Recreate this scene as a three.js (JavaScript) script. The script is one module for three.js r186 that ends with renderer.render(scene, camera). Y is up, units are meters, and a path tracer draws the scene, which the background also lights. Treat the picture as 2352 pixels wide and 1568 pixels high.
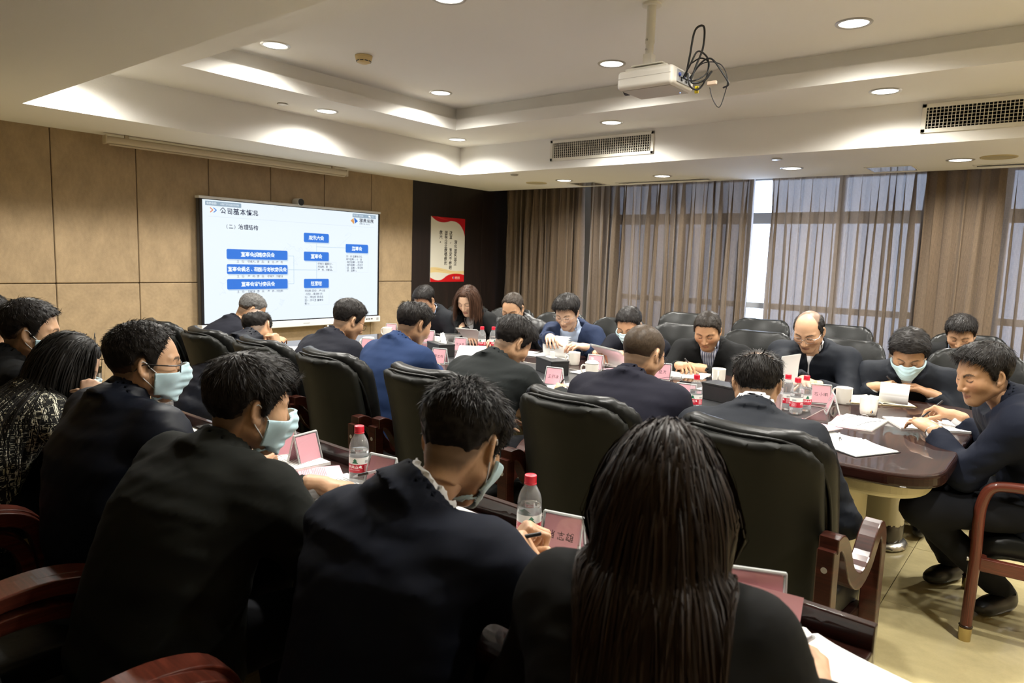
import * as THREE from 'three';
import { mergeGeometries, mergeVertices } from 'three/addons/utils/BufferGeometryUtils.js';
import { RoundedBoxGeometry } from 'three/addons/geometries/RoundedBoxGeometry.js';
import { ImprovedNoise } from 'three/addons/math/ImprovedNoise.js';
import { RectAreaLightUniformsLib } from 'three/addons/lights/RectAreaLightUniformsLib.js';

// ---------------------------------------------------------------- camera, sky, exposure
const renderer = new THREE.WebGLRenderer({ antialias: true });
renderer.toneMapping = THREE.LinearToneMapping;
renderer.toneMappingExposure = 1.06;
renderer.shadowMap.enabled = true;
RectAreaLightUniformsLib.init();
const scene = new THREE.Scene();
scene.background = new THREE.Color().setRGB(5.6, 6.6, 9.0);        // overcast daylight outside the windows
const camera = new THREE.PerspectiveCamera(52.40, 1.5, 0.05, 60);
camera.position.set(0, 1.48, 0); camera.focus = 2.9; camera.userData.fStop = 5.0;
{
  const yaw = 51.0546 * Math.PI / 180, pitch = -6.8522 * Math.PI / 180, roll = 1.9154 * Math.PI / 180;
  const f = new THREE.Vector3(Math.sin(yaw) * Math.cos(pitch), Math.sin(pitch), -Math.cos(yaw) * Math.cos(pitch));
  const r = new THREE.Vector3(Math.cos(yaw), 0, Math.sin(yaw)), u = new THREE.Vector3().crossVectors(r, f);
  const r2 = r.clone().multiplyScalar(Math.cos(roll)).addScaledVector(u, Math.sin(roll));
  const u2 = u.clone().multiplyScalar(Math.cos(roll)).addScaledVector(r, -Math.sin(roll));
  camera.quaternion.setFromRotationMatrix(new THREE.Matrix4().makeBasis(r2, u2, f.clone().negate()));
}
scene.add(camera);
const LAMP_COLOR = new THREE.Color().setRGB(1.0, 0.965, 0.89), LAMP_POWER = 12.5;

// ---------------------------------------------------------------- helpers
const V = (x, y, z) => new THREE.Vector3(x, y, z);
const lin = (r, g, b) => new THREE.Color().setRGB(r, g, b);
const perlin = new ImprovedNoise(), nz = (x, y, z) => perlin.noise(x, y, z);
function rng(seed) { let s = seed >>> 0; return () => { s = (s + 0x6d2b79f5) | 0; let t = Math.imul(s ^ (s >>> 15), 1 | s); t = (t + Math.imul(t ^ (t >>> 7), 61 | t)) ^ t; return ((t ^ (t >>> 14)) >>> 0) / 4294967296; }; }
const used = new Map();
function numbered(name) { const n = used.get(name) ?? 0; used.set(name, n + 1); return n ? name + '_' + String(n).padStart(3, '0') : name; }
function std(o) { const m = new THREE.MeshPhysicalMaterial(o); m.side = THREE.DoubleSide; return m; }
function mesh(name, geo, material, parent) {
  const m = new THREE.Mesh(geo, material); m.name = parent ? name : numbered(name); m.castShadow = m.receiveShadow = true;
  (parent ?? scene).add(m); return m;
}
function thing(name, label, category, pos = [0, 0, 0], turn = 0, group) {
  const g = new THREE.Group(); g.name = numbered(name); g.position.set(...pos); g.rotation.y = turn; g.userData = { label, category };
  if (group) g.userData.group = group;
  scene.add(g); return g;
}
function tag(o, label, category, group) { Object.assign(o.userData, { label, category }); if (group) o.userData.group = group; return o; }
function struct(o) { o.userData.kind = 'structure'; return o; }
function copyOf(root, label, pos, turn) {
  const r = root.clone(); r.name = numbered(root.name.replace(/_\d{3}$/, '')); r.userData = { ...root.userData, label }; r.position.set(...pos); r.rotation.y = turn; scene.add(r); return r;
}
const bx = (w, h, d, x = 0, y = 0, z = 0, r = 0.003, seg = 2) => { const g = r ? new RoundedBoxGeometry(w, h, d, seg, Math.min(r, w / 2.01, h / 2.01, d / 2.01)) : new THREE.BoxGeometry(w, h, d); g.translate(x, y, z); return g; };
const cyl = (r0, r1, h, x = 0, y = 0, z = 0, seg = 24) => { const g = new THREE.CylinderGeometry(r0, r1, h, seg); g.translate(x, y, z); return g; };
const lathe = (pts, seg = 32) => new THREE.LatheGeometry(pts.map(([r, y]) => new THREE.Vector2(r, y)), seg);
const tube = (pts, r, seg = 24, rad = 6, closed = false) => new THREE.TubeGeometry(new THREE.CatmullRomCurve3(pts.map((p) => p.isVector3 ? p : V(...p)), closed), seg, r, rad, closed);
const plain = (g) => { const n = g.index ? g.toNonIndexed() : g; for (const k of Object.keys(n.attributes)) if (!['position', 'normal', 'uv'].includes(k)) n.deleteAttribute(k); if (!n.attributes.uv) n.setAttribute('uv', new THREE.Float32BufferAttribute(new Float32Array(n.attributes.position.count * 2), 2)); return n; };
const join = (...gs) => mergeGeometries(gs.flat().map(plain));
function canvasTex(w, h, draw, srgb = true) {
  const c = document.createElement('canvas'); c.width = w; c.height = h; draw(c.getContext('2d'), w, h);
  const t = new THREE.CanvasTexture(c); if (srgb) t.colorSpace = THREE.SRGBColorSpace; t.wrapS = t.wrapT = THREE.RepeatWrapping; t.magFilter = THREE.LinearFilter; return t;
}
function dataTex(w, h, fn, srgb) {            // fn(u, v) -> [r, g, b] 0..1
  const d = new Uint8Array(w * h * 4);
  for (let y = 0; y < h; y++) for (let x = 0; x < w; x++) { const c = fn(x / w, y / h, x, y), o = (y * w + x) * 4; for (let k = 0; k < 3; k++) d[o + k] = Math.max(0, Math.min(255, c[k] * 255)); d[o + 3] = 255; }
  const t = new THREE.DataTexture(d, w, h); t.wrapS = t.wrapT = THREE.RepeatWrapping; t.magFilter = THREE.LinearFilter; if (srgb) t.colorSpace = THREE.SRGBColorSpace; t.needsUpdate = true; return t;
}
// uv in metres, projected along the main axis of each face
function boxUV(g, scale = 1) {
  const n = g.index ? g.toNonIndexed() : g, p = n.attributes.position, uv = new Float32Array(p.count * 2), a = V(), b = V(), c = V();
  for (let i = 0; i < p.count; i += 3) {
    a.fromBufferAttribute(p, i); b.fromBufferAttribute(p, i + 1); c.fromBufferAttribute(p, i + 2);
    const nn = b.clone().sub(a).cross(c.clone().sub(a)), ax = Math.abs(nn.x), ay = Math.abs(nn.y), az = Math.abs(nn.z);
    [a, b, c].forEach((q, k) => { const [u, v] = ax > ay && ax > az ? [q.z, q.y] : ay > az ? [q.x, q.z] : [q.x, q.y]; uv[(i + k) * 2] = u * scale; uv[(i + k) * 2 + 1] = v * scale; });
  }
  n.setAttribute('uv', new THREE.BufferAttribute(uv, 2)); return n;
}

// ---------------------------------------------------------------- distance fields and their meshes
const cap = (a, b, ra, rb) => {
  const ax = a.x, ay = a.y, az = a.z, dx = b.x - ax, dy = b.y - ay, dz = b.z - az, l2 = dx * dx + dy * dy + dz * dz + 1e-9;
  return (x, y, z) => { const px = x - ax, py = y - ay, pz = z - az; let t = (px * dx + py * dy + pz * dz) / l2; t = t < 0 ? 0 : t > 1 ? 1 : t; const ex = px - dx * t, ey = py - dy * t, ez = pz - dz * t; return Math.sqrt(ex * ex + ey * ey + ez * ez) - (ra + (rb - ra) * t); };
};
const ell = (c, r) => { const [cx, cy, cz] = c, [rx, ry, rz] = r, m = Math.min(rx, ry, rz); return (x, y, z) => { const a = (x - cx) / rx, b = (y - cy) / ry, d = (z - cz) / rz, k = Math.sqrt(a * a + b * b + d * d), g = Math.sqrt(a * a / rx / rx + b * b / ry / ry + d * d / rz / rz); return g > 1e-9 ? k * (k - 1) / g : -m; }; };
const smin = (a, b, k) => { const h = Math.max(k - Math.abs(a - b), 0) / k; return Math.min(a, b) - h * h * k * 0.25; };
const smax = (a, b, k) => -smin(-a, -b, k);
const sstep = (a, b, x) => { const t = Math.max(0, Math.min(1, (x - a) / (b - a))); return t * t * (3 - 2 * t); };
const mix = (a, b, t) => a + (b - a) * t;
const lerpTable = (tab, t, k) => { if (t <= tab[0][0]) return tab[0][k]; for (let i = 1; i < tab.length; i++) if (t <= tab[i][0]) { const u = (t - tab[i - 1][0]) / (tab[i][0] - tab[i - 1][0]), s = u * u * (3 - 2 * u) * 0.5 + u * 0.5; return mix(tab[i - 1][k], tab[i][k], s); } return tab[tab.length - 1][k]; };
function nets(f, lo, hi, h, slack = 1.35) {
  const B = 4, n = [0, 1, 2].map((i) => Math.ceil((hi[i] - lo[i]) / h / B) * B + 1), [nx, ny, nzz] = n, val = new Float32Array(nx * ny * nzz), at = (i, j, k) => i + nx * (j + ny * k);
  const R = h * B * 0.87 * slack + h;
  for (let K = 0; K < nzz; K += B) for (let J = 0; J < ny; J += B) for (let I = 0; I < nx; I += B) {
    const c = f(lo[0] + (I + B / 2) * h, lo[1] + (J + B / 2) * h, lo[2] + (K + B / 2) * h), far = Math.abs(c) > R;
    for (let k = K; k < Math.min(K + B, nzz); k++) for (let j = J; j < Math.min(J + B, ny); j++) for (let i = I; i < Math.min(I + B, nx); i++) val[at(i, j, k)] = far ? c : f(lo[0] + i * h, lo[1] + j * h, lo[2] + k * h);
  }
  const id = new Int32Array(nx * ny * nzz).fill(-1), pos = [], idx = [], off = [0, 1, nx, nx + 1, nx * ny, nx * ny + 1, nx * ny + nx, nx * ny + nx + 1];
  const E = [[0, 1], [2, 3], [4, 5], [6, 7], [0, 2], [1, 3], [4, 6], [5, 7], [0, 4], [1, 5], [2, 6], [3, 7]];
  for (let k = 0; k < nzz - 1; k++) for (let j = 0; j < ny - 1; j++) for (let i = 0; i < nx - 1; i++) {
    const o = at(i, j, k); let mask = 0;
    for (let c = 0; c < 8; c++) if (val[o + off[c]] < 0) mask |= 1 << c;
    if (mask === 0 || mask === 255) continue;
    let sx = 0, sy = 0, sz = 0, m = 0;
    for (const [a, b] of E) { if (((mask >> a) & 1) === ((mask >> b) & 1)) continue; const va = val[o + off[a]], vb = val[o + off[b]], t = va / (va - vb); sx += (a & 1) + t * ((b & 1) - (a & 1)); sy += ((a >> 1) & 1) + t * (((b >> 1) & 1) - ((a >> 1) & 1)); sz += (a >> 2) + t * ((b >> 2) - (a >> 2)); m++; }
    id[o] = pos.length / 3; pos.push(lo[0] + (i + sx / m) * h, lo[1] + (j + sy / m) * h, lo[2] + (k + sz / m) * h);
  }
  const quad = (a, b, c, d, flip) => { if (a < 0 || b < 0 || c < 0 || d < 0) return; flip ? idx.push(a, c, b, a, d, c) : idx.push(a, b, c, a, c, d); };
  for (let k = 1; k < nzz - 1; k++) for (let j = 1; j < ny - 1; j++) for (let i = 1; i < nx - 1; i++) {
    const o = at(i, j, k), s = val[o] < 0;
    if (s !== val[o + 1] < 0) quad(id[at(i, j - 1, k - 1)], id[at(i, j, k - 1)], id[o], id[at(i, j - 1, k)], !s);
    if (s !== val[o + nx] < 0) quad(id[at(i - 1, j, k - 1)], id[at(i - 1, j, k)], id[o], id[at(i, j, k - 1)], !s);
    if (s !== val[o + nx * ny] < 0) quad(id[at(i - 1, j - 1, k)], id[at(i, j - 1, k)], id[o], id[at(i - 1, j, k)], !s);
  }
  const g = new THREE.BufferGeometry(); g.setAttribute('position', new THREE.Float32BufferAttribute(pos, 3)); g.setIndex(idx); g.computeVertexNormals(); return g;
}
function paint(g, fn) { const p = g.attributes.position, n = g.attributes.normal, c = new Float32Array(p.count * 3); for (let i = 0; i < p.count; i++) c.set(fn(p.getX(i), p.getY(i), p.getZ(i), n.getX(i), n.getY(i), n.getZ(i)), i * 3); g.setAttribute('color', new THREE.BufferAttribute(c, 3)); return g; }
// ---------------------------------------------------------------- fabrics
const weave = dataTex(128, 128, (u, v, x, y) => { const k = ((x >> 1) + (y >> 1)) % 2 ? 0.62 : 0.42, n = nz(x * 0.37, y * 0.41, 1.5) * 0.3; return [k + n, k + n, k + n]; });
const fab = (r, g, b, rough = 0.85, extra = {}) => std({ color: lin(r * 0.7, g * 0.7, b * 0.7), roughness: rough, specularIntensity: 0.35, sheen: 0.06, sheenColor: lin(r * 2 + 0.02, g * 2 + 0.02, b * 2 + 0.02), sheenRoughness: 0.4, ...extra });
const cloth = {
  trousers: fab(0.010, 0.011, 0.015), shoe: std({ color: lin(0.010, 0.010, 0.011), roughness: 0.35 }),
  mask: std({ color: lin(0.50, 0.70, 0.78), roughness: 0.8 }), maskLoop: std({ color: lin(0.75, 0.76, 0.78), roughness: 0.8 }),
  metal: std({ color: lin(0.5, 0.5, 0.52), metalness: 1, roughness: 0.25 }), blackFrame: std({ color: lin(0.012, 0.012, 0.014), roughness: 0.3 }),
  lens: std({ color: lin(1, 1, 1), roughness: 0.02, transmission: 1, thickness: 0, ior: 1.5 }),
  white: fab(1.0, 1.0, 1.03), paleBlue: fab(0.56, 0.68, 0.9),
};
// ---------------------------------------------------------------- the room
const X0 = -1.0, XW = 7.2, Z0 = -5.9, Z1 = 2.6, LOW = 2.31, MID = 2.585, TOP = 2.78, LIP = 2.677;
const OX0 = 1.475, OX1 = 5.31, OZ0 = -5.06, OZ1 = 1.5, IX0 = 2.125, IX1 = 4.555, IZ0 = -4.40, IZ1 = 0.9, SET = 0.06;
const grain = dataTex(256, 256, (u, v, x, y) => { const n = 0.5 + 0.25 * nz(x * 0.11, y * 0.11, 2) + 0.25 * nz(x * 0.43, y * 0.43, 7); return [n, n, n]; });
const rep = (t, x, y) => { const c = t.clone(); c.repeat.set(x, y); c.needsUpdate = true; return c; };
const paintMat = std({ color: lin(0.80, 0.785, 0.74), roughness: 0.85, bumpMap: rep(grain, 3, 3), bumpScale: 0.0006 });
{
  const parts = [], slab = (x0, x1, y0, y1, z0, z1) => parts.push(bx(x1 - x0, y1 - y0, z1 - z0, (x0 + x1) / 2, (y0 + y1) / 2, (z0 + z1) / 2, 0));
  const ring = (a, b, y0, y1) => { slab(a[0], b[0], y0, y1, a[2], a[3]); slab(b[1], a[1], y0, y1, a[2], a[3]); slab(b[0], b[1], y0, y1, a[2], b[2]); slab(b[0], b[1], y0, y1, b[3], a[3]); };
  // low soffit ring; the window side leaves two air ducts open behind the vents
  { const za = Z0 - 0.1, zb = Z1 + 0.1; slab(X0 - 0.1, OX0, LOW, 2.95, za, zb); slab(OX0, OX1, LOW, 2.95, za, OZ0); slab(OX0, OX1, LOW, 2.95, OZ1, zb);
    slab(OX1, 6.74, LOW, 2.40, za, zb); slab(OX1, 6.74, 2.545, 2.95, za, zb); slab(5.95, 6.74, 2.40, 2.545, za, zb); for (const [a, b] of [[za, -3.88], [-2.87, -0.88], [0.125, zb]]) slab(OX1, 5.95, 2.40, 2.545, a, b); }
  ring([OX0, OX1, OZ0, OZ1], [IX0, IX1, IZ0, IZ1], MID, LIP);
  ring([OX0, OX1, OZ0, OZ1], [IX0 - SET, IX1 + SET, IZ0 - SET, IZ1 + SET], LIP, 2.95);
  slab(X0 - 0.1, XW + 0.3, TOP, 2.95 + 0.08, Z0 - 0.1, Z1 + 0.1);
  slab(6.74, XW + 0.3, 2.62, 2.95, Z0 - 0.1, Z1 + 0.1);
  struct(mesh('ceiling', boxUV(join(parts)), paintMat));
}
// floor: cream polished tiles laid on a screed
{
  const screed = struct(mesh('floor', bx(XW - X0 + 0.5, 0.12, Z1 - Z0 + 0.2, (X0 + XW) / 2 + 0.1, -0.068, (Z0 + Z1) / 2, 0), std({ color: lin(0.10, 0.085, 0.06), roughness: 0.9 })));
  const vein = (s) => dataTex(256, 256, (u, v, x, y) => { const a = nz(x * 0.02 + s, y * 0.02, s), b = nz(x * 0.07 + a * 3, y * 0.09, s + 4), c = nz(x * 0.5, y * 0.5, s), k = 1 + 0.05 * a + 0.035 * b + 0.02 * c; return [0.80 * k, 0.745 * k, 0.565 * k]; }, true);
  const mats = [1, 2, 3].map((s) => std({ map: vein(s * 9.3), roughness: 0.16, clearcoat: 0.4, clearcoatRoughness: 0.1 }));
  const P = 0.781, g = bx(P - 0.003, 0.012, P - 0.003, 0, -0.006, 0, 0.0012, 1), R = rng(5);
  for (let i = -6; i < 5; i++) for (let k = -7; k < 5; k++) {
    const x = 3.405 + (i + 0.5) * P, z = -0.543 + (k + 0.5) * P; if (x < X0 - 0.2 || x > XW + 0.2 || z < Z0 - 0.2 || z > Z1 + 0.2) continue;
    const t = mesh('floor_tile', g, mats[Math.floor(R() * 3)], screed); t.position.set(x, 0, z); t.rotation.y = Math.floor(R() * 4) * Math.PI / 2;
  }
}
// screen wall: upholstered tan panels, dark wood at the window end
{
  const back = struct(mesh('wall_front', bx(XW - X0 + 0.4, 3.1, 0.12, (X0 + XW) / 2, 1.5, Z0 - 0.085, 0), std({ color: lin(0.06, 0.045, 0.03), roughness: 0.9 })));
  const suede = (s) => dataTex(256, 256, (u, v, x, y) => { const a = nz(x * 0.025, y * 0.025, s), b = nz(x * 0.11, y * 0.11, s), c = nz(x * 0.6, y * 0.6, s), k = 1 + 0.07 * a + 0.05 * b + 0.06 * c; return [0.635 * k, 0.55 * k, 0.43 * k]; }, true);
  const mats = [3, 8, 14].map((s) => std({ map: suede(s), roughness: 0.9, bumpMap: grain, bumpScale: 0.0012, sheen: 0.2, sheenColor: lin(0.5, 0.4, 0.3) }));
  const R = rng(9), w = 0.594, rows = [[0.1, 0.575], [0.58, 1.1775], [1.1815, 2.4]];
  for (let k = -5; k < 6; k++) for (const [y0, y1] of rows) {
    const x0 = 1.878 + k * w, x1 = x0 + w; if (x0 < X0 - 0.5) continue;
    const m = mesh('panel', bx(w - 0.005, y1 - y0 - 0.001, 0.03, 0, 0, 0, 0.008, 3), mats[Math.floor(R() * 3)], back); m.position.set((x0 + x1) / 2, (y0 + y1) / 2, Z0 - 0.012);
  }
  const wood = dataTex(128, 512, (u, v, x, y) => { const a = nz(x * 0.12, y * 0.008, 3), b = nz(x * 0.5, y * 0.02, 6), k = 0.8 + 0.35 * a + 0.25 * b; return [0.125 * k, 0.075 * k, 0.062 * k]; }, true), wm = std({ map: wood, roughness: 0.5 });
  const xs = [5.436, 6.03, 6.62, 7.2];
  for (let k = 0; k < 3; k++) { const m = mesh('wood_panel', bx(xs[k + 1] - xs[k] - 0.002, 2.5, 0.03, 0, 0, 0, 0.001, 1), wm, back); m.position.set((xs[k] + xs[k + 1]) / 2, 1.25, Z0 - 0.010); }
  struct(mesh('baseboard_front', bx(6.43, 0.1, 0.02, 2.22, 0.05, Z0 + 0.004, 0.003), std({ color: lin(0.05, 0.028, 0.02), roughness: 0.4 })));
}
struct(mesh('wall_left', bx(0.12, 3.1, Z1 - Z0 + 0.4, X0 - 0.06, 1.5, (Z0 + Z1) / 2, 0), std({ color: lin(0.42, 0.33, 0.21), roughness: 0.9 })));
struct(mesh('wall_back', bx(XW - X0 + 0.6, 3.1, 0.12, (X0 + XW) / 2, 1.5, Z1 + 0.06, 0), std({ color: lin(0.42, 0.33, 0.21), roughness: 0.9 })));
// window wall: parapet, piers, glazing with white frames, and a net of curtains inside
{
  const wallM = std({ color: lin(0.55, 0.53, 0.48), roughness: 0.9 }), parts = [bx(0.2, 0.55, Z1 - Z0 + 0.4, XW + 0.1, 0.275, (Z0 + Z1) / 2, 0), bx(0.2, 0.65, Z1 - Z0 + 0.4, XW + 0.1, 2.73, (Z0 + Z1) / 2, 0)];
  for (const [a, b] of [[Z0 - 0.2, -4.45], [-0.97, -0.56], [2.2, Z1 + 0.2]]) parts.push(bx(0.2, 2.0, b - a, XW + 0.1, 1.5, (a + b) / 2, 0));
  struct(mesh('wall_right', join(parts), wallM));
  const fm = std({ color: lin(0.60, 0.63, 0.66), roughness: 0.4 }), gm = std({ color: lin(0.97, 0.99, 1), roughness: 0.01, transmission: 1, thickness: 0, ior: 1.45 });
  let n = 1;
  for (const [a, b, mull] of [[-4.45, -0.97, [-3.58, -2.71, -1.84]], [-0.56, 2.2, [0.36, 1.28]]]) {
    const root = new THREE.Group(); root.name = 'window_' + n++; struct(root); scene.add(root);
    mesh('window_frame', join([0.575, 1.075, 1.97, 2.38].map((y) => bx(0.07, y === 1.97 ? 0.115 : 0.06, b - a, XW + 0.05, y, (a + b) / 2, 0.004)), [a + 0.03, ...mull, b - 0.03].map((z) => bx(0.07, 1.85, 0.055, XW + 0.05, 1.475, z, 0.004))), fm, root);
    const zs = [a, ...mull, b]; for (let k = 0; k + 1 < zs.length; k++) for (const [y0, y1] of [[0.6, 1.05], [1.1, 1.92], [2.02, 2.36]]) { const p = mesh('pane', bx(0.006, y1 - y0, zs[k + 1] - zs[k] - 0.05, XW + 0.05, (y0 + y1) / 2, (zs[k] + zs[k + 1]) / 2, 0), gm, root); }
  }
}
// ---------------------------------------------------------------- ceiling fittings
const whitePlastic = std({ color: lin(0.72, 0.69, 0.60), roughness: 0.4 }), trimMetal = std({ color: lin(0.55, 0.53, 0.48), roughness: 0.35, metalness: 0.6 });
const glow = std({ color: lin(0.9, 0.9, 0.9), emissive: lin(1.0, 0.98, 0.94), emissiveIntensity: 5, roughness: 0.6 });
const ringGeo = lathe([[0.074, 0.0], [0.076, -0.006], [0.090, -0.005], [0.094, 0.0]], 40), discGeo = lathe([[0.0001, -0.0045], [0.06, -0.004], [0.0745, -0.001]], 40);
function downlight(x, y, z, label) {
  const t = thing('ceiling_light', label, 'downlight', [x, y, z], 0, 'round recessed ceiling downlights');
  mesh('trim_ring', ringGeo, trimMetal, t); mesh('lamp_diffuser', discGeo, glow, t);
  const s = new THREE.SpotLight(LAMP_COLOR, LAMP_POWER, 0, 81 * Math.PI / 180, 0.8, 2); s.name = 'lamp_light'; s.position.set(0, -0.016, 0); s.target.position.set(0, -1, 0); s.castShadow = true; s.shadow.radius = 3; t.add(s, s.target);
}
[[2.607, -4.135, 'downlight in the raised ceiling left of the smoke detector'], [4.092, -4.131, 'downlight in the far corner of the raised ceiling'], [4.10, -2.543, 'downlight in the raised ceiling beside the projector pole'], [4.119, -1.065, 'downlight in the raised ceiling right of the projector cables'], [2.642, -2.625, 'downlight cut by the top edge above the smoke detector'],
  [2.70, -1.1, 'raised ceiling downlight overhead, out of view'], [4.24, 0.42, 'raised ceiling downlight behind the seated man at right, out of view'], [2.70, 0.42, 'raised ceiling downlight behind the photographer, out of view']].forEach(([x, z, l]) => downlight(x, TOP, z, l));
[[3.445, -4.75, 'downlight in the stepped ceiling above the wall screen'], [4.92, -4.73, 'downlight in the stepped ceiling corner over the poster'], [4.925, -3.03, 'downlight above the long air vent in the stepped ceiling'], [4.90, -1.05, 'downlight left of the right air vent in the stepped ceiling'],
  [1.64, -4.76, 'stepped ceiling downlight hidden by the left soffit edge'], [1.80, -3.05, 'stepped ceiling downlight over the near desks, out of view'], [1.80, -1.05, 'stepped ceiling downlight above the photographer, out of view'], [4.92, 1.2, 'stepped ceiling downlight at the back right, out of view'], [1.80, 1.2, 'stepped ceiling downlight at the back left, out of view']].forEach(([x, z, l]) => downlight(x, MID, z, l));
[[6.11, -4.305, 'first downlight of the soffit row by the curtains, beside the round speaker'], [6.17, -3.20, 'second downlight of the soffit row, above the slot diffuser'], [6.11, -1.97, 'third downlight of the soffit row, above the curtain gap'], [6.15, -0.768, 'fourth downlight of the soffit row, beside the yellowed speaker at right'],
  [6.13, 0.45, 'soffit downlight by the curtains past the right edge, out of view'], [6.13, 1.65, 'soffit downlight by the curtains at the back, out of view']].forEach(([x, z, l]) => downlight(x, LOW, z, l));
// smoke detector, sprinkler covers, speakers, diffusers
{
  const y = std({ color: lin(0.62, 0.47, 0.22), roughness: 0.55 }), t = thing('smoke_detector', 'yellowed smoke detector on the raised ceiling', 'detector', [3.072, TOP, -3.83]);
  mesh('base', lathe([[0, 0], [0.056, 0], [0.058, -0.006], [0.056, -0.014], [0, -0.014]]), y, t); mesh('dome', lathe([[0.055, -0.014], [0.052, -0.03], [0.042, -0.044], [0.022, -0.052], [0, -0.053]]), y, t);
  for (let k = 0; k < 10; k++) { const a = k / 10 * 2 * Math.PI, m = mesh('slot', bx(0.022, 0.005, 0.003, 0, 0, 0, 0), cloth.blackFrame, t); m.position.set(Math.cos(a) * 0.0475, -0.038, Math.sin(a) * 0.0475); m.rotation.y = -a + Math.PI / 2; }
}
for (const [x, y, z, l] of [[3.097, MID, -4.82, 'small sprinkler cover left of the stepped ceiling downlight'], [5.48, LOW, -4.47, 'small sprinkler cover at the soffit corner'], [5.53, LOW, -1.90, 'small sprinkler cover right of the curtain gap']]) {
  const t = thing('sprinkler_cover', l, 'sprinkler', [x, y, z], 0, 'sprinkler covers'); mesh('cover_plate', lathe([[0, -0.012], [0.036, -0.011], [0.040, -0.007], [0.040, -0.004]], 28), trimMetal, t); mesh('collar', lathe([[0.03, 0], [0.03, -0.006]], 20), trimMetal, t);
}
for (const [x, z, l] of [[6.20, -4.74, 'round yellowed ceiling speaker left of the first soffit downlight'], [6.10, -0.53, 'round yellowed ceiling speaker at the right edge of the soffit']]) {
  const t = thing('ceiling_speaker', l, 'speaker', [x, LOW, z]); mesh('rim', lathe([[0.098, 0], [0.1, -0.006], [0.112, -0.006], [0.116, 0]], 40), std({ color: lin(0.5, 0.41, 0.2), roughness: 0.5 }), t); mesh('grille', lathe([[0, -0.004], [0.098, -0.004]], 40), std({ color: lin(0.42, 0.36, 0.22), roughness: 0.8, bumpMap: weave, bumpScale: 0.002 }), t);
}
for (const [x, z0, z1, l] of [[6.55, -3.9, -2.86, 'long slot diffuser in the soffit above the left curtain'], [6.55, -0.72, 0.35, 'long slot diffuser in the soffit at the right edge']]) {
  const t = thing('slot_diffuser', l, 'air vent', [x, LOW, (z0 + z1) / 2]), w = z1 - z0; mesh('frame', join(bx(0.02, 0.006, w, -0.075, -0.003, 0, 0.001), bx(0.02, 0.006, w, 0.075, -0.003, 0, 0.001), bx(0.15, 0.006, 0.02, 0, -0.003, -w / 2 + 0.01, 0.001), bx(0.15, 0.006, 0.02, 0, -0.003, w / 2 - 0.01, 0.001)), paintMat, t);
  mesh('blade', bx(0.1, 0.004, w - 0.05, 0, -0.016, 0, 0.001), paintMat, t); for (const e of [-1, 1]) mesh('hanger', bx(0.02, 0.014, 0.01, 0, -0.007, e * w * 0.4, 0), paintMat, t);
}
for (const [x, z, l] of [[6.49, -4.25, 'faint square access panel in the soffit corner'], [6.46, -1.28, 'square chrome access panel in the soffit right of the curtain gap']]) {
  const t = thing('access_panel', l, 'panel', [x, LOW, z]); mesh('plate', bx(0.30, 0.004, 0.33, 0, -0.002, 0, 0.001), std({ color: lin(0.62, 0.6, 0.55), roughness: 0.12, metalness: 0.75 }), t); mesh('edge', join(bx(0.012, 0.006, 0.35, -0.16, -0.003, 0, 0.001), bx(0.012, 0.006, 0.35, 0.16, -0.003, 0, 0.001), bx(0.32, 0.006, 0.012, 0, -0.003, -0.17, 0.001), bx(0.32, 0.006, 0.012, 0, -0.003, 0.17, 0.001)), paintMat, t);
}
// air vents in the drop face on the window side
for (const [z0, z1, l] of [[-3.905, -2.845, 'long air vent grille in the drop face above the left curtain'], [-0.905, 0.15, 'air vent grille in the drop face at the right edge']]) {
  const t = thing('air_vent', l, 'air vent', [OX1 - 0.006, 2.472, (z0 + z1) / 2], 0, 'air vents in the drop face'), w = z1 - z0, h = 0.185;
  mesh('frame', join(bx(0.014, 0.026, w, 0, h / 2 - 0.013, 0, 0.003), bx(0.014, 0.026, w, 0, -h / 2 + 0.013, 0, 0.003), bx(0.014, h, 0.028, 0, 0, -w / 2 + 0.014, 0.003), bx(0.014, h, 0.028, 0, 0, w / 2 - 0.014, 0.003)), whitePlastic, t);
  const vb = []; for (let k = 0; k < 46; k++) vb.push(bx(0.012, h - 0.05, 0.0035, 0, 0, -w / 2 + 0.04 + k * (w - 0.08) / 45, 0)); const b = mesh('vertical_blades', join(vb), whitePlastic, t); b.userData.kind = 'stuff';
  const hb = []; for (let k = 0; k < 6; k++) hb.push(bx(0.010, 0.003, w - 0.05, 0.009, -h / 2 + 0.04 + k * (h - 0.08) / 5, 0, 0)); mesh('horizontal_blades', join(hb), whitePlastic, t).userData.kind = 'stuff';
  mesh('duct_lining', join(bx(0.6, 0.002, w - 0.05, 0.31, 0.072, 0, 0), bx(0.6, 0.002, w - 0.05, 0.31, -0.071, 0, 0), bx(0.6, 0.142, 0.002, 0.31, 0, -w / 2 + 0.027, 0), bx(0.6, 0.142, 0.002, 0.31, 0, w / 2 - 0.027, 0), bx(0.002, 0.142, w - 0.05, 0.61, 0, 0, 0)), std({ color: lin(0.10, 0.10, 0.10), roughness: 0.9 }), t);
}
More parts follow.
